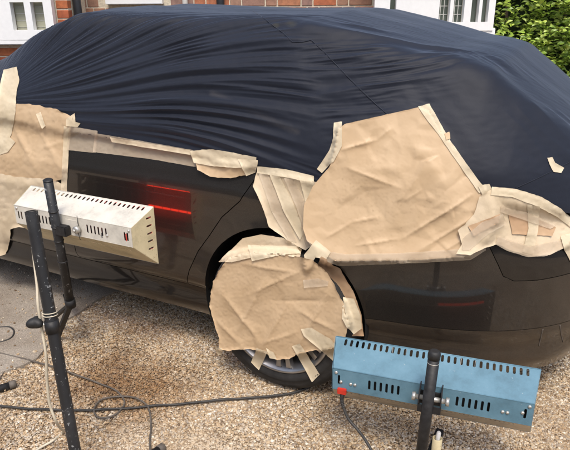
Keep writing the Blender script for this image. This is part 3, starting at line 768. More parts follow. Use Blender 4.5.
def sheet(name, px, mat, label=None, cat=None, group=None, off=.006, amp=.003, fr=14, s=2.2, smooth=6, span=0, bv=None, plane=None, jag=0, parent=None, seed=None, curl=.002, stretch=None, folds=()):
    """a thin sheet laid on whatever lies below the outline; span > 0 lets it bridge hollows"""
    rnd = random.Random(len(px)*13+int(px[0][0]))
    sd = rnd.randrange(1, 90)
    o_ = densify(px, s*.8)
    jag *= .55
    if jag: o_ = [(x+jag*noise.noise(Vector((x*.16, y*.16, sd))), y+jag*noise.noise(Vector((x*.16, y*.16, sd+9)))) for x, y in o_]
    ov, T = triangulate(o_, s=s, seed=sd)
    n_ = len(ov); dirs = [ray(p.x, p.y).normalized() for p in ov]; t = [None]*n_
    for i, d in enumerate(dirs):
        if plane is not None: t[i] = (plane-CAM.y)/d.y
        for b0 in layers:
            h = b0.ray_cast(CAM, d)
            if h[0] is not None and (t[i] is None or h[3] < t[i]): t[i] = h[3]
    good = [i for i in range(n_) if t[i] is not None]
    for i in range(n_):
        if t[i] is None:
            j = min(good, key=lambda j: (ov[j]-ov[i]).length_squared); t[i] = t[j]+.004*(ov[j]-ov[i]).length*.5
    es_ = set()
    for a, b_, c_ in T: es_ |= {(a, b_), (b_, a), (b_, c_), (c_, b_), (a, c_), (c_, a)}
    ea = np.array(sorted(es_)); deg = np.maximum(np.bincount(ea[:, 0], minlength=n_), 1)
    tn = np.array(t, float); tb = tn.copy()
    for _ in range(smooth*4+span):
        av = np.bincount(ea[:, 0], weights=tn[ea[:, 1]], minlength=n_)/deg
        av = np.where(deg > 1, av, tn); tn = .3*tn+.7*av
        tn = np.minimum(tn, tb)
    t = tn.tolist()
    P = [CAM+dirs[i]*t[i] for i in range(n_)]
    # vertex normals of the smooth sheet
    N = [Vector() for _ in range(n_)]
    for a, b_, c_ in T:
        q = (P[b_]-P[a]).cross(P[c_]-P[a])
        for i in (a, b_, c_): N[i] += q
    bset = set(i for e in boundary_edges(T) for i in e)
    cr_ = Crumple(ov, max(3.2, 120/fr), sd); V = []
    for i in range(n_):
        nn = N[i].normalized() if N[i].length > 1e-12 else -dirs[i]
        if nn.dot(dirs[i]) > 0: nn = -nn
        p = P[i]
        h = off+amp*.42*cr_(ov[i].x, ov[i].y)+amp*.4
        for (xa, ya, xb, yb, fa, fwid) in folds:
            ax_, ay_ = xb-xa, yb-ya; L2 = ax_*ax_+ay_*ay_; u_ = ((ov[i].x-xa)*ax_+(ov[i].y-ya)*ay_)/L2
            if -.1 < u_ < 1.1:
                uc = min(1, max(0, u_)); dd_ = math.hypot(ov[i].x-xa-uc*ax_, ov[i].y-ya-uc*ay_)
                if dd_ < fwid*5: h += .7*fa*math.exp(-dd_/fwid)*max(0, 4*uc*(1-uc)+.15)
        if i in bset: h += curl*noise.noise(p*40)+curl*.4
        V.append(tuple(p+nn*max(h, .0012)))
    layers.append(BVHTree.FromPolygons(V, T))
    me = bpy.data.meshes.new(name); me.from_pydata(V, [], T)
    o = link(name, me, mat, parent, smooth=True)
    if label: tag(o, label, cat, group)
    return o
PG, TG = 'masking paper taped over the car', 'masking tape strips on the car'
def paper(*a, **k): return sheet('masking_paper', *a, cat='paper', group=PG, **k)
def tape(px, label, mat='tape', **k):
    k.setdefault('amp', .0007); k.setdefault('fr', 40); k.setdefault('s', 1.6); k.setdefault('curl', .0012); k.setdefault('off', .0025); k.setdefault('smooth', 3); k.setdefault('jag', .3)
    return sheet('masking_tape', px, M[mat], label, 'tape', TG, **k)
zx = Vector((.93, 0, -.37))
paper([(-25, 80), (-2, 84), (4, 96), (12, 104), (30, 104), (60, 110), (74, 118), (72, 127), (69, 136), (67, 150), (65, 178), (40, 186), (0, 180), (-25, 175)], M['kraft'], 'brown paper masking the front door below the cover', off=.004, amp=.006, fr=9, jag=.8, s=1.9, folds=[(8,112,40,175,.010,2),(30,108,62,170,.008,2.5),(5,165,12,120,.010,1.5),(40,150,70,140,.008,2)])
paper([(-25, 168), (0, 173), (20, 177), (56, 180), (66, 186), (66, 194), (40, 200), (30, 226), (12, 229), (11, 240), (6, 254), (0, 256), (-25, 250)], M['crepe'], 'pale crumpled paper hanging over the lower front door', off=.006, amp=.009, fr=10, smooth=20, jag=1.5)
tape([(4, 70), (17, 67), (20, 80), (17, 92), (16, 112), (12, 134), (4, 148), (-2, 146), (-3, 120), (-1, 90)], 'wide tape strip holding the cover at the left edge', off=.0025, amp=0.0018, fr=18)
tape([(-8, 138), (6, 134), (16, 142), (8, 152), (-8, 158)], 'short torn tape across the front door paper', off=.0025)
tape([(36, 114), (41, 112), (46, 126), (42, 129)], 'small slanted tape fleck on the front door paper', off=.0025)
tape([(66, 119), (75, 113), (76, 122), (81, 123), (78, 127), (66, 126)], 'torn tape tab at the corner below the cover', off=.0025)
tape([(64, 126), (71, 128), (69, 150), (67, 192), (61, 190), (63, 150)], 'vertical tape along the edge of the rear door', off=.0025)
tape([(69, 126), (98, 131), (96, 153), (67, 150)], 'tape block at the front end of the window line', 'tape_thin', off=.0025)
tape([(95, 133), (130, 139), (193, 150), (198, 157), (196, 167), (150, 159), (93, 152)], 'long pale tape strip along the rear window line', 'tape_thin', off=.0025, stretch=(zx, 2, 6))
tape([(110, 137), (190, 150), (191, 155), (112, 142)], 'narrow second tape layer on the window line strip', off=.0025)
paper([(195, 160), (222, 160), (250, 166), (246, 174), (232, 178), (212, 177), (198, 170)], M['kraft'], 'crumpled brown wrap over the rear door handle', off=.006, amp=.010, fr=22, jag=1)
tape([(190, 151), (214, 149), (257, 157), (256, 167), (236, 168), (212, 166), (194, 163)], 'crinkled tape over the rear door handle wrap', off=.0025, amp=0.0036, fr=26)
tape([(238, 159), (258, 160), (256, 172), (246, 176)], 'end tape of the handle wrap near the door edge', off=.0025, amp=0.0018)
paper([(257, 171), (290, 175), (320, 182), (318, 192), (312, 204), (310, 215), (311, 230), (314, 245), (306, 250), (293, 244), (282, 236), (269, 227), (264, 210), (257, 194), (253, 186)], M['crepe'], 'pale pleated crepe paper over the wheel arch top', off=.006, amp=.006, fr=16, stretch=(Vector((-.42, 0, .9)), .8, 3), jag=1)
tape([(257, 166), (285, 169), (314, 176), (314, 184), (290, 178), (257, 173)], 'tape strip above the pleated crepe paper', off=.0025)
tape([(259, 174), (268, 174), (282, 206), (297, 242), (289, 241), (272, 212)], 'leftmost pleat of tape down the crepe paper', 'tape_thin', amp=.002, fr=25)
tape([(270, 175), (280, 176), (294, 204), (305, 232), (300, 240), (284, 212)], 'second pleat of tape down the crepe paper', 'tape', amp=.002, fr=25)
tape([(284, 178), (294, 179), (306, 204), (309, 222), (303, 228), (296, 206)], 'third pleat of tape down the crepe paper', 'tape_thin', amp=.002, fr=25)
tape([(300, 180), (314, 182), (322, 186), (316, 198), (306, 206), (304, 196)], 'tape joining the crepe paper to the largest brown sheet', 'tape', amp=.002, fr=25)
tape([(302, 203), (311, 199), (312, 222), (316, 244), (306, 247), (301, 228)], 'upright tape along the left edge of the largest brown sheet', 'tape_thin', amp=.002, fr=25)
big = [(338, 129), (345, 124), (380, 116), (420, 107), (430, 112), (437, 126), (455, 150), (478, 180), (490, 196), (494, 215), (488, 235), (477, 247), (470, 256), (420, 260), (335, 261), (320, 250), (307, 241), (303, 228), (304, 205), (313, 186), (330, 166), (335, 150)]
paper(big, M['kraft'], 'largest sheet of brown paper, over the rear quarter window', off=.006, amp=.014, fr=8.5, s=1.35, smooth=20, span=2600, jag=.35, folds=[(345,166,402,188,.009,2.5),(474,192,400,240,.013,2.5),(486,208,420,250,.011,2),(482,226,440,254,.009,2),(340,150,378,140,.011,2),(378,140,392,128,.007,2),(326,238,352,222,.009,2),(350,222,380,216,.007,2),(352,246,400,238,.007,1.8),(404,200,424,188,.006,2)])
tape([(334, 123), (342, 122), (342, 146), (334, 161), (322, 173), (317, 169), (330, 150), (334, 138)], 'tape down the upper left edge of the largest brown sheet', off=.0025)
tape([(418, 107), (429, 104), (436, 117), (448, 138), (479, 181), (487, 190), (479, 193), (460, 166), (438, 134), (425, 117)], 'long tape down the right edge of the largest brown sheet', off=.0025, mat='tape')
tape([(444, 134), (449, 132), (450, 139), (446, 140)], 'tiny tape tab halfway down the right paper edge', off=.0025, mat='kraft')
tape([(306, 239), (322, 250), (345, 254), (400, 253), (474, 248), (484, 243), (486, 250), (470, 259), (420, 262), (340, 265), (325, 262)], 'long thin tape along the bottom of the largest brown sheet', 'tape_thin', off=.0045, stretch=(Vector((1, 0, 0)), 2, 9), amp=.0004, jag=0, curl=.0003)
tape([(316, 240), (331, 252), (326, 260), (316, 257), (307, 270), (304, 255)], 'star shaped torn tape at the wheel arch corner', off=.0025, amp=0.0018)
tape([(478, 186), (489, 184), (497, 200), (505, 218), (498, 224), (488, 206)], 'slanted tape between the paper and the wrapped tail lamp', off=.0025)
lamp = [(458, 230), (474, 214), (480, 196), (492, 189), (515, 191), (540, 199), (560, 211), (574, 226), (574, 240), (562, 249), (548, 255), (530, 256), (512, 251), (497, 244), (484, 248), (470, 255), (456, 254), (462, 244)]
paper(lamp, M['crepe'], 'pale paper wrapped round the rear tail lamp', off=.006, amp=.004, fr=12, jag=.8, smooth=10)
tape([(492, 187), (516, 189), (541, 197), (561, 209), (576, 224), (574, 230), (556, 216), (536, 206), (512, 197), (490, 195)], 'tape arching over the top of the tail lamp', off=.0025)
paper([(468, 226), (500, 214), (498, 223), (474, 236)], M['kraft_dark'], 'small rusty brown patch at the near end of the tail lamp wrap', off=.0015, amp=.001, jag=.5)
paper([(508, 214), (526, 214), (556, 227), (552, 236), (512, 234)], M['kraft_dark'], 'brown patch in the middle of the tail lamp wrap', off=.0015, amp=.001, jag=.5)
tape([(527, 204), (540, 206), (538, 230), (533, 255), (522, 252), (528, 228)], 'upright tape across the middle of the tail lamp', off=.0025)
tape([(463, 238), (482, 222), (502, 214), (506, 224), (488, 234), (470, 250), (462, 250)], 'slanted tape at the near end of the tail lamp', 'tape_thin', off=.0025, amp=0.0018)
tape([(497, 236), (530, 246), (560, 240), (572, 232), (574, 240), (562, 249), (546, 256), (528, 257), (508, 251), (495, 244)], 'tape along the lower edge of the tail lamp', 'tape_thin', off=.0025, amp=0.0012)
tape([(500, 206), (530, 213), (556, 226), (550, 229), (524, 220), (500, 212)], 'thin tape line across the tail lamp paper', 'tape_thin', off=.0025)
tape([(560, 236), (576, 232), (580, 266), (570, 262), (563, 248)], 'drooping tape at the right end of the tail lamp', off=.0025, amp=0.0024)
tape([(547, 158), (552, 157), (555, 163), (564, 168), (561, 173), (553, 172), (549, 165)], 'single torn tape fleck alone on the navy cover', off=.0025)
# wheel
def wplane(y): return y
paper([(322, 256), (340, 268), (354, 290), (362, 314), (364, 336), (352, 336), (345, 306), (334, 282), (318, 264)], M['kraft_dark'], 'dark brown paper band inside the wheel arch', plane=.015, off=.006, amp=.004)
wp_ = [(228, 258), (218, 272), (212, 288), (210, 306), (214, 322), (219, 337), (219, 350), (230, 350), (242, 349), (252, 349), (262, 351), (270, 355), (276, 359), (290, 358), (298, 353), (310, 351), (324, 349), (338, 348), (346, 336), (350, 322), (344, 302), (335, 283), (325, 268), (312, 259), (290, 254), (258, 252), (242, 254)]
paper(wp_, M['kraft'], 'round brown paper covering the rear wheel', plane=-.062, off=.004, amp=.011, fr=9, smooth=4, jag=1.0, s=1.4, curl=.006, folds=[(222,290,262,342,.012,2.5),(262,342,300,330,.008,2),(268,276,238,332,.011,2.5),(292,296,262,350,.012,2.5),(306,268,244,296,.010,3),(330,290,300,345,.011,2.5),(300,310,338,330,.008,2),(240,262,300,272,.008,2.5),(216,318,244,346,.009,2),(270,300,330,300,-.008,3)])
tape([(219, 262), (229, 252), (243, 238), (262, 234), (285, 238), (302, 248), (300, 258), (275, 254), (250, 258), (232, 262)], 'pale paper flap tucked under the top of the wheel arch', 'crepe', plane=-.01, off=.0025, amp=0.0030, fr=18)
tape([(248, 245), (297, 246), (301, 254), (276, 256), (252, 261)], 'wide tape at the top of the wheel paper', plane=-.03, off=.0025, amp=0.0018)
tape([(303, 280), (318, 278), (329, 281), (328, 286), (304, 288)], 'faint tape strip across the right of the wheel paper', 'tape_thin', plane=-.03, off=.0025)
tape([(343, 297), (354, 298), (361, 315), (362, 328), (354, 334), (346, 326), (342, 318)], 'bunched tape at the right of the wheel paper', plane=-.03, off=.0025, amp=0.0036, fr=25)
tape([(257, 348), (268, 351), (264, 360), (259, 370), (251, 362)], 'first short tape below the wheel paper on the rim', plane=-.03, off=.0025)
tape([(266, 348), (274, 352), (277, 359), (270, 358)], 'small tape tab beside the short rim tape', plane=-.03, off=.0025)
tape([(292, 346), (300, 343), (320, 374), (312, 382), (300, 360)], 'long slanted tape crossing the silver rim', plane=-.03, off=.0025)
tape([(301, 329), (311, 327), (330, 338), (337, 345), (335, 362), (322, 351), (304, 336)], 'broad torn tape right of the slanted rim tape', plane=-.03, off=.0025, amp=0.0018)
tape([(216, 347), (222, 348), (222, 355), (218, 354)], 'tiny tape scrap at the left foot of the wheel paper', plane=-.03, off=.0025)

# ================================================================== HEATERS
def slot(cx, cy, wx, wy, ang=0):
    r_ = min(wx, wy)/2; h = max(wx, wy)/2-r_; pts = []
    for k in range(5): a = math.pi*k/4; pts.append((r_*math.cos(a), h+r_*math.sin(a)))
    for k in range(5): a = math.pi+math.pi*k/4; pts.append((r_*math.cos(a), -h+r_*math.sin(a)))
    if wx > wy: pts = [(y, -x) for x, y in pts]
    ca, sa = math.cos(ang), math.sin(ang)
    return [(cx+x*ca-y*sa, cy+x*sa+y*ca) for x, y in pts]
def plate(name, outline, holes, frame, mat, parent, th=.0014):
    """flat perforated sheet metal: outline and holes in the plane frame (origin, ex, ey)"""
    O, ex, ey = frame; ez = ex.cross(ey).normalized()
    ov, T = triangulate(outline, holes)
    V = [O+ex*p.x+ey*p.y for p in ov]; k = len(V); be = boundary_edges(T)
    V2 = V+[v-ez*th for v in V]
    F_ = T+[(a+k, c_+k, b_+k) for a, b_, c_ in T]+[(b_, a, a+k, b_+k) for a, b_ in be]
    me = bpy.data.meshes.new(name); me.from_pydata([tuple(v) for v in V2], [], F_)
    bm = bmesh.new(); bm.from_mesh(me); bmesh.ops.recalc_face_normals(bm, faces=bm.faces); bm.to_mesh(me); bm.free()
    return link(name, me, mat, parent)
HB, HD, HT, HZ, HL, HO = .085, .125, .052, -.205, .33, .35    # half length at the back HL and at the mouth HO
def heater(root, shell, under, endm, nslots, blue):
    h2 = HB/2 if False else 0
    # local: X length, Y towards the car, Z up, origin on the upper back edge
    ex = Vector((1, 0, 0))
    # top face
    ey = Vector((0, HD, HT)); lt = ey.length; ey.normalize()
    holes = []
    xx = -HL+.02
    step = (2*HL-.04)/(nslots-1)
    for k in range(nslots): holes.append(slot(-HL+.02+k*step, lt-.020,   .0095 if blue else .0105, .029 if blue else .022))
    top = plate('top_plate', [(-HL, 0), (HL, 0), (HO, lt), (-HO, lt)], holes, (Vector((0, 0, 0)), ex, ey), M[shell], root)
    # back strip
    holes = []
    def vs(x, hh=.038, ww=.0085, z=-HB*.5): holes.append(slot(x, z, ww, hh))
    for k in range(6): vs(-.20+k*.020); vs(.095+k*.020)
    vs(-HL+.022); vs(HL-.022)
    if not blue: vs(-HL+.04); vs(HL-.036)
    back = plate('back_plate', [(-HL, -HB), (HL, -HB), (HL, 0), (-HL, 0)], holes, (Vector((0, -.0012, 0)), ex, Vector((0, 0, 1))), M[shell], root)
    # lower face
    B = Vector((0, 0, -HB)); ey2 = Vector((0, HD, HZ+HB)); l2 = ey2.length; ey2.normalize()
    holes = []
    nn = 40
    for k in range(nn):
        holes.append(slot(-HL+.05+k*(2*HL-.1)/(nn-1), (.030 if blue else .050), .0065, .016, -.35 if not blue else 0))
    plate('lower_plate', [(-HL, .001), (HL, .001), (HO, l2), (-HO, l2)], holes, (B, ex, ey2), M[under], root)
    # end caps with side slots
    for s in (-1, 1):
        pa, pb, pc, pd = Vector((s*HL, 0, 0)), Vector((s*HO, HD, HT)), Vector((s*HO, HD, HZ)), Vector((s*HL, 0, -HB))
        a = Vector((s*(HO-HL), HD, 0)).normalized(); la = math.hypot(HO-HL, HD)
        hs_ = [slot(la*.74, HT*.5-.012-k*.034, .030, .0085) for k in range(5)]
        plate('end_cap', [(0, 0), (la, HT), (la, HZ), (0, -HB)], hs_, (Vector((s*(HL+.0018), 0, 0)), a, Vector((0, 0, 1))), M[endm], root)
    # inner reflector, glowing quartz tubes, guard wires at the mouth
    bm = bmesh.new()
    q = [bm.verts.new(v) for v in [(-HL+.01, .03, -.012), (HL-.01, .03, -.012), (HL-.01, .03, -HB+.004), (-HL+.01, .03, -HB+.004), (-HO+.02, HD-.02, HT-.022), (HO-.02, HD-.02, HT-.022), (HO-.02, HD-.02, HZ+.02), (-HO+.02, HD-.02, HZ+.02)]]
    for f in ((0, 1, 2, 3), (0, 1, 5, 4), (3, 2, 6, 7)): bm.faces.new([q[i] for i in f])
    obj('reflector', bm, M['inside'], root)
    for zc in ((-.02,) if blue else (.022, -.072)):
        xa, xb = (.02, HL-.03) if blue else (.07, HL-.008)
        if not blue: rod('quartz_tube', (-HL+.03, HD-.045, zc), (.06, HD-.045, zc), .0045, M['inside'], root, 10)
        rod('quartz_tube', (xa, HD-.045, zc), (xb, HD-.045, zc), .0065, M['glow_dim' if blue else 'glow'], root, 10)
    bm = bmesh.new()
    for k in range(15):
        x = -HO+.02+k*(2*HO-.04)/14; tube_pts(bm, [(x, HD-.004, HT-.004), (x, HD+.004, HZ*.5), (x, HD-.004, HZ+.004)], .0013, 5)
    for z in (.0, -.07, -.14): tube_pts(bm, [(-HO, HD+.001, z), (HO, HD+.001, z)], .0013, 5)
    obj('guard_grille', bm, M['screw'], root)
    # folded lips
    bm = bmesh.new(); 
    tube_pts(bm, [(-HO, HD, HT), (HO, HD, HT)], .0022, 6); tube_pts(bm, [(-HO, HD, HZ), (HO, HD, HZ)], .0022, 6)
    tube_pts(bm, [(-HL, 0, 0), (HL, 0, 0)], .0020, 6); tube_pts(bm, [(-HL, 0, -HB), (HL, 0, -HB)], .0016, 6)
    obj('folded_edge', bm, M[shell], root)
    scr = ([(-.30, -.05), (-.265, -.052), (-.25, -.052), (.24, -.05), (.255, -.05), (.30, -.04), (.318, -.012), (-.318, -.014)] if blue else [(-.315, -.012), (.318, -.014), (.20, -.055)])
    for x, z in scr:
        bm = bmesh.new(); tube_pts(bm, [(x, -.001, z), (x, -.004, z), (x, -.0062, z)], [.0062, .0058, .003], 12)
        obj('screw', bm, M['screw'], root)

# --- white heater
OW = Vector((-.864, -.258, .715)); AW = R(.96)
hw = empty('infrared_heater', OW, AW)
tag(hw, 'chipped white infrared paint-curing heater on a black pole facing the rear door', 'heater', 'paint-curing heaters aimed at the car')
heater(hw, 'white_enamel', 'beige_enamel', 'beige_enamel', 26, False)
inv = Matrix.Translation(OW) @ Matrix.Rotation(AW, 4, 'Z'); invm = inv.inverted()
def loc(p): return invm @ Vector(p)
def onp(px, d, ang, O):
    """point on the plane parallel to a heater's back, d metres in front (towards the camera)"""
    nrm = Vector((-math.sin(ang), math.cos(ang), 0)); dd = ray(*px); Q = O-nrm*d
    return CAM+dd*((Q-CAM).dot(nrm)/dd.dot(nrm))
ptop = onp((48, 181), .055, AW, OW)
pbot = on(70.5, 304, 1, -.225)
wp2 = (pbot-ptop).normalized()
rod('pole', loc(ptop), loc(pbot), .0195, M['pole_paint'], hw, 20)
tube('pole_cap', [loc(ptop-wp2*.002), loc(ptop-wp2*.004), loc(ptop-wp2*.008)], [.0200, .0205, .014], M['black_steel'], hw, 16)
for f_ in (.22, .34, .45, .62):   # worn cable ties and lumps of overspray on the pole
    p = ptop.lerp(pbot, f_); tube('pole_clip', [loc(p-wp2*.004), loc(p), loc(p+wp2*.004)], [.0200, .0222, .0200], M['black_steel'], hw, 14)
brk = onp((62, 231), .03, AW, OW); lb = loc(brk)
box('bracket', (lb.x-.036, -.040, lb.z-.022), (lb.x+.028, -.0035, lb.z+.022), M['black_steel'], hw, .004)
box('bracket_plate', (lb.x+.002, -.006, lb.z-.024), (lb.x+.075, -.003, lb.z+.048), M['white_enamel'], hw, .001)
lk = loc(onp((74, 231), .03, AW, OW))
tube('clamp_bolt', [(lk.x, -.006, lk.z), (lk.x, -.022, lk.z), (lk.x, -.026, lk.z)], [.017, .016, .010], M['screw'], hw, 14)
tube('clamp_nut', [(lk.x, -.026, lk.z), (lk.x, -.036, lk.z)], .008, M['screw'], hw, 6)
b0 = loc(pbot)
def leg(parent, inv_, a, b_, name='leg', h=.022, wd=.03, mat='black_steel'):
    a = Vector(a); b_ = Vector(b_); d = (b_-a).normalized(); s = Vector((-d.y, d.x, 0))*wd/2
    bm = bmesh.new(); vs_ = []
    for p in (a, b_):
        for (k, zz_) in ((-1, 0), (1, 0), (1, h), (-1, h)): vs_.append(bm.verts.new(inv_ @ (p+s*k+Vector((0, 0, zz_)))))
    for f in ((0, 1, 5, 4), (1, 2, 6, 5), (2, 3, 7, 6), (3, 0, 4, 7), (3, 2, 1, 0), (4, 5, 6, 7)): bm.faces.new([vs_[i] for i in f])
    bmesh.ops.bevel(bm, geom=list(bm.edges), offset=.003, segments=2, affect='EDGES')
    return obj(name, bm, M[mat], parent)
tube('hub', [loc(pbot-wp2*.03), loc(pbot+wp2*.012)], .024, M['black_steel'], hw, 16)
for q in ((50, 321), (66, 296), (57, 338)):
    e1 = on(*q, 2, G+.01); a = pbot; 
    d1 = (e1-a).normalized(); s1_ = d1.cross(Vector((0, 0, 1))).normalized()*.015
    bm = bmesh.new(); n1_ = s1_.cross(d1).normalized()*.006; vs_ = []
    for p in (a, e1):
        for sg, ng in ((-1, -1), (1, -1), (1, 1), (-1, 1)): vs_.append(bm.verts.new(loc(p+s1_*sg+n1_*ng)))
    for f in ((0, 1, 5, 4), (1, 2, 6, 5), (2, 3, 7, 6), (3, 0, 4, 7), (3, 2, 1, 0), (4, 5, 6, 7)): bm.faces.new([vs_[i_] for i_ in f])
    obj('leg', bm, M['black_steel'], hw)
    tube('rubber_foot', [loc((e1.x, e1.y, G-.01)), loc((e1.x, e1.y, G+.02))], .016, M['black_plastic'], hw, 12)
# damage: thin crack of rust and a small warning mark on the back plate
tube('hanging_wire', [(.05, -.006, .01), (.052, -.008, -.03), (.046, -.007, -.07), (.050, -.006, -.10)], .0012, M['black_steel'], hw, 6)
bm = bmesh.new()
for a, b_ in (((.166, -.060), (.176, -.060)), ((.176, -.060), (.171, -.050)), ((.171, -.050), (.166, -.060)), ((.166, -.066), (.176, -.066))):
    tube_pts(bm, [(a[0], -.0022, a[1]), (b_[0], -.0022, b_[1])], .0012, 5)
obj('warning_mark', bm, M['black_steel'], hw)
box('rust_patch', (HL-.031, -.0016, -.062), (HL-.026, -.001, -.03), M['red_plastic'], hw, 0)

# --- blue heater
OB = Vector((.702, -.254, .363)); AB = R(9.08)
hb = empty('infrared_heater', OB, AB)
tag(hb, 'faded blue infrared paint-curing heater on a black pole facing the rear bumper', 'heater', 'paint-curing heaters aimed at the car')
heater(hb, 'blue_enamel', 'raw_alu', 'blue_enamel', 30, True)
inv = Matrix.Translation(OB) @ Matrix.Rotation(AB, 4, 'Z'); invm2 = inv.inverted()
def locb(p): return invm2 @ Vector(p)
pt = onp((434, 357), .07, AB, OB); pm_ = onp((421.6, 450), .075, AB, OB); dr = (pm_-pt).normalized()
pe = pt+dr*((G+.03-pt.z)/dr.z)
rod('pole', locb(pt), locb(pe), .0185, M['black_steel'], hb, 24)
tube('pole_cap', [locb(pt-dr*-.004), locb(pt-dr*.010), locb(pt-dr*.020), locb(pt-dr*.024)], [.0200, .0205, .018, .012], M['black_plastic'], hb, 20)
tube('pole_groove', [locb(pt+dr*.018), locb(pt+dr*.021)], .0190, M['screw'], hb, 20)
cb = onp((430, 398), .045, AB, OB); lc = locb(cb)
rod('cross_bolt', (lc.x-.052, -.048, lc.z), (lc.x+.056, -.048, lc.z), .0085, M['screw'], hb)
for sx in (-.052, .056): tube('bolt_nut', [(lc.x+sx-.006, -.048, lc.z), (lc.x+sx+.006, -.048, lc.z)], .0145, M['screw'], hb, 6)
bm = bmesh.new()
for sx in (-.037, .034):
    ring = [(-.001, .030), (-.062, .022), (-.070, -.010), (-.055, -.046), (-.001, -.050)]
    a = [bm.verts.new((lc.x+sx, y, lc.z+z)) for y, z in ring]; b_ = [bm.verts.new((lc.x+sx+.004, y, lc.z+z)) for y, z in ring]
    bm.faces.new(a); bm.faces.new(b_[::-1])
    for k in range(5): bm.faces.new((a[k], a[(k+1) % 5], b_[(k+1) % 5], b_[k]))
add_box(bm, (lc.x-.037, -.010, lc.z-.052), (lc.x+.038, -.003, lc.z-.002), .001)
add_box(bm, (lc.x-.037, -.074, lc.z-.040), (lc.x+.038, -.070, lc.z-.012), .001)
bmesh.ops.recalc_face_normals(bm, faces=bm.faces)
obj('bracket', bm, M['black_steel'], hb)
for dx_, dy_ in ((.30, -.25), (-.32, -.12), (.0, .34)):
    leg(hb, invm2, Vector((pe.x, pe.y, G+.004)), Vector((pe.x+dx_, pe.y+dy_, G+.004)))
# power lead of the blue heater
gl = Vector((-HL+.035, .012, -HB-.012))
box('cable_gland', (gl.x-.016, -.012, -HB-.012), (gl.x+.016, .010, -HB+.010), M['red_plastic'], hb, .002)
w0 = inv @ Vector((gl.x+.002, -.003, -HB-.012))
pts = [w0, w0+Vector((.004, -.012, -.03))]
for q, d in (((348, 418), .03), ((358, 430), .05), ((366, 441), .08), ((373, 456), .12), ((372, 480), .2)): pts.append(onp(q, d, AB, OB))
pl = catmull(pts, 8)
tube('power_cable', [locb(p) for p in pl], .0052, M['cable_black'], hb, 10)
bm = bmesh.new()
for k in range(9):
    p = pl[2+k]; q = pl[3+k]; tube_pts(bm, [locb(p), locb(p.lerp(q, .5))], .0088-.0003*k, 10)
obj('strain_relief', bm, M['cable_black'], hb)

# --- bare stand tube at left
ts_ = empty('tripod_stand', (0, 0, 0))
tag(ts_, 'empty black tripod stand with an open tube top, nearest pole at left', 'stand')
hub = Vector((-.285, -.905, .0)); a_ = on(75, 450, 1, -.885); b2 = on(31, 211, 1, -.80)
d_ = (a_-b2).normalized(); hub = b2+d_*((G+.03-b2.z)/d_.z)
bm = bmesh.new()
o_r, i_r = .0188, .0155
tube_pts(bm, [b2, hub], o_r, 24, cap=False)
obj('pole', bm, M['pole_paint'], ts_)
bm = bmesh.new()
rA = tube_pts(bm, [b2+d_*.25, b2+d_*.001], i_r, 24, cap=False)
t1 = [v for v in rA[1]]
rB = tube_pts(bm, [b2+d_*.001, b2-d_*.0005], [o_r, o_r], 24, cap=False)
obj('tube_liner', bm, M['black_plastic'], ts_)
bm = bmesh.new()
nrm = d_.orthogonal().normalized(); bn = d_.cross(nrm)
A_ = []; B_ = []
for k in range(24):
    a = 2*math.pi*k/24; q = nrm*math.cos(a)+bn*math.sin(a); A_.append(bm.verts.new(b2-d_*.0006+q*i_r)); B_.append(bm.verts.new(b2-d_*.0006+q*o_r))
for k in range(24): bm.faces.new((A_[k], A_[(k+1) % 24], B_[(k+1) % 24], B_[k]))
obj('tube_rim', bm, M['screw'], ts_)
# collar and wing knob at (35,318)
fcol = b2.lerp(a_, .46)
tube('collar', [fcol-d_*.02, fcol+d_*.02], .0225, M['black_steel'], ts_, 20)
kn = fcol-rt*.042-fw*.008+up*.010
rod('knob_shaft', fcol, kn, .006, M['screw'], ts_)
bm = bmesh.new(); bmesh.ops.create_icosphere(bm, subdivisions=3, radius=.024)
for v in bm.verts:
    a = math.atan2(v.co.y, v.co.x); v.co.x *= 1+.22*math.cos(3*a); v.co.y *= 1+.22*math.cos(3*a); v.co.z *= .75; v.co += kn+Vector((-.01, 0, 0))
obj('wing_knob', bm, M['black_plastic'], ts_, True)
bm = bmesh.new()
for k in range(40):
    pass
tw = []
for k in range(26):
    a = 2*math.pi*k/12; tw.append(fcol-d_*(.03+.0008*k)+(nrm*math.cos(a)+bn*math.sin(a))*.0225)
tube_pts(bm, tw, .0016, 6); obj('wire_tie', bm, M['cable_white'], ts_)
e2 = on(162, 447, 2, G+.02)
leg_pts = [(e2.x, e2.y), (hub.x-.30, hub.y-.25), (hub.x+.25, hub.y-.32)]
for (lx, ly) in leg_pts:
    tube('leg', [(hub.x, hub.y, G+.045), (lx, ly, G+.017)], .0165, M['black_steel'], ts_, 14)
    v = Vector((lx-hub.x, ly-hub.y, -.02)).normalized()
    tube('end_cap', [Vector((lx, ly, G+.017))-v*.02, Vector((lx, ly, G+.017))+v*.004, Vector((lx, ly, G+.017))+v*.010], [.0178, .0178, .012], M['cable_grey'], ts_, 14)
# white cable tied to the stand
def side_pt(x, y, yy): return on(x, y, 1, yy)
cp = [side_pt(29, 215, -.79), side_pt(33, 250, -.80), side_pt(37, 285, -.83)]
for q, yy in (((38, 305), -.85), ((42, 330), -.85), ((46, 355), -.86), ((47, 380), -.86), ((50, 405), -.86), ((58, 425), -.84)): cp.append(side_pt(*q, yy))
cp += [on(63, 432, 2, G+.012), on(52, 441, 2, G+.01), on(38, 449, 2, G+.01), on(20, 462, 2, G+.01)]
cable = tube('power_cable', catmull(cp, 10), .0046, M['cable_white'], None, 8)
tag(cable, 'cream power cable hanging down the nearest left pole', 'cable')

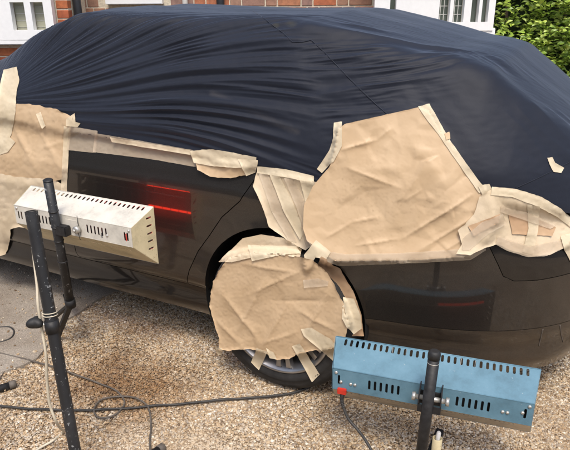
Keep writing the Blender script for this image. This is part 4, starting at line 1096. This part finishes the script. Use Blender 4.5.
# tube end at the left frame edge
fl_ = empty('tripod_stand', (0, 0, 0)); tag(fl_, 'round dark stand leg on the ground at the left edge', 'stand')
p1 = on(14, 384, 2, G+.018); p2 = on(-25, 396, 2, G+.02); dv = (p1-p2).normalized()
tube('leg', [p2, p1], .0165, M['black_steel'], fl_, 14); tube('end_cap', [p1-dv*.02, p1+dv*.004, p1+dv*.01], [.0178, .0178, .012], M['cable_grey'], fl_, 14)
hp = p2-dv*.2
tube('leg', [p2, Vector((hp.x, hp.y, G+.05))], .0165, M['black_steel'], fl_, 14)
tube('leg', [(hp.x, hp.y, G+.05), (hp.x-.25, hp.y-.2, G+.017)], .0165, M['black_steel'], fl_, 14)
tube('pole', [(hp.x, hp.y, G+.03), (hp.x, hp.y, .7)], .0195, M['pole_paint'], fl_, 16)

# beige socket tube with a white plug standing by the blue heater
st = empty('socket_tube', (0, 0, 0)); tag(st, 'short open beige tube with a white plug in it below the blue heater', 'tube')
pc = on(437.5, 438, 2, .075)
bm = bmesh.new()
prof_ = [(.0001, -.07), (.0145, -.07), (.0145, .0), (.0160, .002), (.0178, 0), (.0178, -.105)]
rings = []
for r_, z_ in prof_: rings.append([bm.verts.new((pc.x+r_*math.cos(a), pc.y+r_*math.sin(a), pc.z+z_)) for a in [2*math.pi*k/20 for k in range(20)]])
for a, b_ in zip(rings, rings[1:]):
    for k in range(20): bm.faces.new((a[k], a[(k+1) % 20], b_[(k+1) % 20], b_[k])).smooth = True
bmesh.ops.recalc_face_normals(bm, faces=bm.faces)
obj('sleeve', bm, M['beige_enamel'], st)
tube('plug', [(pc.x, pc.y, pc.z-.06), (pc.x+.002, pc.y, pc.z+.008), (pc.x+.003, pc.y, pc.z+.026), (pc.x+.003, pc.y, pc.z+.030)], [.008, .0085, .0078, .005], M['white_paint'], st, 10)

# cables on the ground
def ground_cable(px, r_, mat, label, h=.012):
    pts = [on(x, y, 2, G+h) for x, y in px]
    pl_ = catmull(pts, 10)
    pl_ = [Vector((p.x, p.y, p.z+.004*noise.noise(p*12))) for p in pl_]
    o = tube('power_cable', pl_, r_, M[mat], None, 8); tag(o, label, 'cable', 'cables on the gravel'); return o
ground_cable([(-30, 402), (0, 406), (40, 409), (75, 410), (110, 409), (150, 406), (190, 403), (230, 399), (262, 397), (292, 393), (310, 386)], .0052, 'cable_black', 'long black cable running straight across the gravel to the tyre')
ground_cable([(-20, 350), (0, 353), (25, 359), (60, 369), (90, 380), (112, 388), (122, 396), (124, 404), (116, 414), (106, 418), (98, 417), (94, 410), (99, 401), (110, 397), (128, 396), (142, 401), (149, 409), (151, 425), (150, 440), (151, 470)], .0038, 'cable_grey', 'thin grey cable making a small loop on the gravel')
ground_cable([(-16, 327), (0, 327), (9, 327), (14, 331), (12, 337), (4, 341), (-14, 345)], .0042, 'cable_black', 'curl of black cable on the concrete at the left edge')

# ================================================================== HOUSE (own frame: X along the wall, Y away from the camera)
house = empty('brick_house', (CAM.x, CAM.y, 0), YAW)
tag(house, 'brick house with white framed bay windows behind the car', 'house')
YB, YW = 5.55, 6.08
kb = YB/5.4; kw = YW/6.6
def zb_(z, k): return 1.6-(1.6-z)*k
brick_me = {}
def brick_mesh(L, D=.1, Hh=.066, mat='brick_mix'):
    key = (round(L, 3), mat)
    if key not in brick_me:
        bm = bmesh.new(); add_box(bm, (0, 0, 0), (L, D, Hh), 0)
        bmesh.ops.bevel(bm, geom=list(bm.edges), offset=.004, segments=1, affect='EDGES')
        me = bpy.data.meshes.new('brick'); bm.to_mesh(me); bm.free(); me.materials.append(M[mat]); brick_me[key] = me
    return brick_me[key]
nb_obj = [0]
def brickwork(wall, x0, x1, z0, z1, y, mat, zi0, zi1, skip=lambda x, xe, z: False):
    rnd = random.Random(3); rest = bmesh.new(); row = 0; z = z0
    while z < z1:
        x = x0+(-.17 if row % 2 else 0); k = row % 2; 
        while x < x1:
            L = .225-.012 if k % 2 == 0 else .1125-.012
            xs_, xe = max(x, x0), min(x+L, x1)
            if xe-xs_ > .03 and not skip(xs_, xe, z):
                yo = y+rnd.uniform(-.002, .003)
                if zi0 <= z <= zi1 and nb_obj[0] < 298:
                    o = bpy.data.objects.new('brick', brick_mesh(xe-xs_, mat=mat)); C.objects.link(o); o.parent = wall; o.location = (xs_, yo, z); nb_obj[0] += 1
                else: add_box(rest, (xs_, yo, z), (xe, yo+.1, z+.066))
            x += L+.012; k += 1
        z += .078; row += 1
    if len(rest.verts): 
        o = obj('brickwork', rest, M[mat], wall); o['kind'] = 'stuff'
    else: rest.free()
wall = box('wall', (-4.6, YW+.008, G-.02), (1.0, YW+.3, 3.2), M['mortar'], house, 0)
win_w = (-1.70, -1.14)
brickwork(wall, -2.02, .86, G+.02, 3.1, YW, 'brick_mix', 1.30, 1.62, lambda a, b_, z: (z > zb_(1.44, kw)-.0 and b_ > -1.78*kw*1.0-.02 and a < -1.235*kw+.02 and z < 2.7) or (z > 1.0 and b_ > .95 and z < 2.6))
# left bay
lb_ = box('bay_wall', (-4.6, YB+.008, G-.02), (-1.835*kb+.02, YB+.5, 3.2), M['mortar'], house, 0)
SILL = zb_(1.19, kb)
brickwork(lb_, -4.58, -1.815*kb, G+.02, SILL-.07, YB, 'brick_red', .95, 1.62)
brickwork(lb_, -1.912*kb, -1.815*kb, SILL-.07+.078-((SILL-.07-G-.02) % .078), 3.1, YB, 'brick_red', .95, 1.72)
def window(parent, x0, x1, z0, z1, y, panes, blind, sill_h, name='window'):
    """white frame with openings; panes are (x0, x1, z0, z1)"""
    outline = [(x0, z0), (x1, z0), (x1, z1), (x0, z1)]
    wn = plate(name, outline, [[(a, c_), (b_, c_), (b_, d), (a, d)] for a, b_, c_, d in panes], (Vector((0, y, 0)), Vector((1, 0, 0)), Vector((0, 0, 1))), M['white_paint'], parent, th=-.07)
    for a, b_, c_, d in panes:
        bm = bmesh.new(); add_box(bm, (a-.003, y+.022, c_-.003), (b_+.003, y+.026, d+.003)); obj('pane', bm, M['glass'] if not blind else M['blind'], wn)
        if blind:
            bm = bmesh.new(); z = c_+.02
            while z < d-.01: add_box(bm, (a, y+.018, z), (b_, y+.0215, z+.004)); z += .055
            obj('blind_line', bm, M['lead'], wn)
    return wn
pz0, pz1 = zb_(1.305, kb), 2.5
ax = [(-2.256*kb, -2.141*kb), (-2.088*kb, -1.985*kb), (-2.50*kb, -2.376*kb), (-2.66*kb, -2.55*kb), (-2.95*kb, -2.80*kb)]
# upper/lower lights split by a rail just out of the frame
panes = []
for a, b_ in ax: panes += [(a, b_, pz0, zb_(1.525, kb)), (a, b_, zb_(1.56, kb), 2.3)]
wn = window(lb_, -3.1, -1.915*kb, SILL+.035, 2.6, YB-.03, panes, True, .1)
box('window_sill', (-3.15, YB-.10, SILL), (-1.905*kb, YB+.02, SILL+.045), M['white_paint'], wn, .006)
box('window_rail', (-3.1, YB-.045, SILL+.047), (-1.917*kb, YB-.0305, SILL+.10), M['white_paint'], wn, .004)
# drainpipes
tube('drainpipe', [(-1.795*kb+.02, YB+.14, G), (-1.795*kb+.02, YB+.14, 3.0)], .036, M['pipe'], house, 16)
tube('drainpipe', [(-.640*kw, YW-.06, G), (-.640*kw, YW-.06, 3.0)], .038, M['pipe'], house, 16)
tube('drainpipe', [(-1.00*kw, YW-.05, G), (-1.00*kw, YW-.05, 3.0)], .026, M['pipe_grey'], house, 16)
# middle window (only its sill reaches into the picture)
sz = zb_(1.481, kw)
wn = window(wall, -1.76*kw, -1.24*kw, sz+.05, 2.6, YW-.02, [(-1.70*kw, -1.53*kw, sz+.14, 2.5), (-1.47*kw, -1.30*kw, sz+.14, 2.5)], False, .1)
box('window_sill', (-1.80*kw, YW-.09, sz), (-1.225*kw, YW+.02, sz+.052), M['white_paint'], wn, .005)
# right bay
YR = 5.65; kr = YR/6.0
x_l = .905*kw; x_r = 1.943*kr
rb = box('bay_wall', (x_l+.004, YR+.02, G-.02), (x_r-.02, YR+.6, 1.18), M['mortar'], house, 0)
brickwork(rb, x_l, x_r, G+.02, 1.12, YR, 'brick_mix', 5, 6)
def hx(px, py, Y):
    d = ray(px, py); fwh = Vector((-math.sin(YAW), math.cos(YAW), 0)); t_ = Y/d.dot(fwh); q = d*t_
    return q.dot(r0), CAM.z+q.z
z_s = hx(480, 30, YR)[1]
def pane_px(a, b_, ztop=1.75): 
    xa = hx(a, 10, YR)[0]; xb = hx(b_, 10, YR)[0]; return xa, xb
ps_ = []
zb0 = z_s+.07
for a, b_ in ((388, 394), (436.5, 447), (450.5, 461), (468, 475.5), (478.5, 485)):
    xa, xb = pane_px(a, b_); ps_ += [(xa, xb, zb0, 1.86), (xa, xb, 1.92, 2.5)]
wn = window(rb, hx(373, 4, YR)[0], hx(492, 4, YR)[0], z_s, 2.6, YR-.03, ps_, False, .1)
box('window_sill', (hx(373, 4, YR)[0]-.03, YR-.09, z_s-.05), (x_r+.03, YR+.02, z_s+.02), M['white_paint'], wn, .005)
# mullion posts standing proud, brick pier between the lights, leading on the panes
for a, b_ in ((461.5, 467.5), (486.5, 491.5)):
    box('mullion', (hx(a, 10, YR)[0], YR-.06, z_s+.021), (hx(b_, 10, YR)[0], YR-.0305, 2.58), M['white_paint'], wn, .004)
bm = bmesh.new()
xa, xb = hx(418, 5, YR)[0], hx(427, 5, YR)[0]
z = z_s+.03; k = 0
while z < 2.5:
    add_box(bm, (xa, YR-.045, z), (xb, YR-.031, z+.066), .002); z += .078
pr = obj('brickwork', bm, M['brick_mix'], wn); pr['kind'] = 'stuff'
for a, b_ in ((436.5, 447), (450.5, 461)):
    xa, xb = pane_px(a, b_); bm = bmesh.new()
    for k in range(1, 3): x = xa+(xb-xa)*k/3; add_box(bm, (x-.003, YR-.0125, zb0), (x+.003, YR-.0088, 1.86))
    z = zb0+.06
    while z < 1.85: add_box(bm, (xa, YR-.012, z), (xb, YR-.0085, z+.006)); z += .07
    obj('leading', bm, M['lead'], wn)
box('bay_side', (x_r-.02, YR+.0, z_s-.0), (x_r, YR+.55, 2.6), M['white_paint'], wn, .003)
box('roof', (-4.8, YB-.2, 3.2), (2.3, YW+5, 3.4), M['pipe'], house, .01)
box('side_wall', (-4.6, YW+.31, G), (1.9, YW+4.8, 3.19), M['mortar'], house, 0)

# ================================================================== HEDGE
hedge = empty('laurel_hedge', (CAM.x, CAM.y, 0), YAW); tag(hedge, 'bright green laurel hedge beyond the right end of the house', 'hedge')
def leaf_geo(s=1):
    w_, l_ = .021*s, .085*s
    return [(0, 0, 0), (w_*.9, l_*.3, .006), (w_, l_*.6, .004), (0, l_, -.010), (-w_, l_*.6, .004), (-w_*.9, l_*.3, .006), (0, l_*.35, -.002), (0, l_*.68, -.003)], [(0, 1, 6), (1, 2, 7, 6), (2, 3, 7), (3, 4, 7), (4, 5, 6, 7), (5, 0, 6)]
lv, lf = leaf_geo(.78)
lm = bpy.data.meshes.new('leaf'); lm.from_pydata(lv, [], lf); lm.materials.append(M['leaf'])
rnd = random.Random(11)
X0, X1, YH, ZH = 1.98, 6.5, 6.25, 3.0
def hsurf(x, z): return YH+.35*noise.noise(Vector((x*1.3, z*1.3, 5)))+.14*noise.noise(Vector((x*4, z*4, 8)))+.10*max(0, 1.3-z)*-1
allV, allF = [], []; nobj = 0
# leaf sprays: a twig with leaves alternating along it
def spray(x, y, z, first):
    global nobj
    d = Vector((rnd.uniform(-.8, .8), -rnd.uniform(.3, 1), rnd.uniform(-.1, 1.1))).normalized()
    n_ = rnd.randint(5, 8)
    for k in range(n_):
        p = Vector((x, y, z))+d*(k*.026)
        side = d.cross(Vector((rnd.uniform(-.3, .3), rnd.uniform(-.3, .3), 1))).normalized()*(1 if k % 2 else -1)
        ld = (d*rnd.uniform(.3, .9)+side*rnd.uniform(.5, 1)+Vector((0, 0, rnd.uniform(-.35, .2)))).normalized()
        upv = (Vector((0, -.5, .9))+Vector([rnd.uniform(-.45, .45) for _ in range(3)])).normalized()
        xr = ld.cross(upv).normalized(); zr = xr.cross(ld)
        s_ = rnd.uniform(.65, 1.2); Mx = Matrix(((xr.x*s_, ld.x*s_, zr.x*s_, p.x), (xr.y*s_, ld.y*s_, zr.y*s_, p.y), (xr.z*s_, ld.z*s_, zr.z*s_, p.z), (0, 0, 0, 1)))
        if first and nobj < 290:
            o = bpy.data.objects.new('leaf', lm); C.objects.link(o); o.parent = hedge; o.matrix_local = Mx; nobj += 1
        else:
            b0_ = len(allV); allV.extend(tuple(Mx @ Vector(v)) for v in lv); allF.extend(tuple(i+b0_ for i in f) for f in lf)
for i in range(8000):
    x = rnd.uniform(X0, X1); z = rnd.uniform(G, ZH); dpt = rnd.random()**1.6*.5
    if pn(np.array([x*2.2]), np.array([z*2.2]), 77)[0] < -.22 and dpt < .25: continue
    front = dpt < .05 and 2.0 < x < 3.1 and .65 < z < 1.55
    spray(x, hsurf(x, z)+dpt, z, front)
me = bpy.data.meshes.new('foliage'); me.from_pydata(allV, [], allF); o = link('foliage', me, M['leaf'], hedge); o['kind'] = 'stuff'
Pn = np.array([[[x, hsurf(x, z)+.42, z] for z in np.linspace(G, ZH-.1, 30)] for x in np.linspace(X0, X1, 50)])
link('inner_shade', grid_mesh('inner_shade', Pn), M['hedge_core'], hedge, smooth=True)  # dark sheet behind the leaves, coloured as the shaded inside of the hedge
for k in range(7):
    x = X0+.3+k*.6; tube('trunk', [(x, YH+.35, G-.01), (x+.05, YH+.3, .8), (x-.04, YH+.28, 1.9)], [.03, .022, .012], M['bark'], hedge, 8)

# hedge added behind the camera, out of view, to darken reflections in the paintwork
hb2 = empty('reflection_hedge', (0, -6.6, 0)); tag(hb2, 'unseen dark hedge added behind the camera to darken the paint reflections', 'hedge')
Pn = np.array([[[x, .25*noise.noise(Vector((x*1.1, z, 3)))+.12*noise.noise(Vector((x*4, z*4, 1))), z] for z in np.linspace(G, 2.6, 40)] for x in np.linspace(-12, 10, 240)])
Pt = np.array([[[x, y, 2.6+.1*noise.noise(Vector((x*2, y*2, 3)))-.15*(1 if j in (0,) else 0)*0] for j, y in enumerate(np.linspace(.1, -1.2, 8))] for x in np.linspace(-12, 10, 120)])
fo = link('foliage', grid_mesh('foliage', Pn), M['hedge_core'], hb2); fo['kind'] = 'stuff'
fo = link('hedge_top', grid_mesh('hedge_top', Pt), M['hedge_core'], hb2)
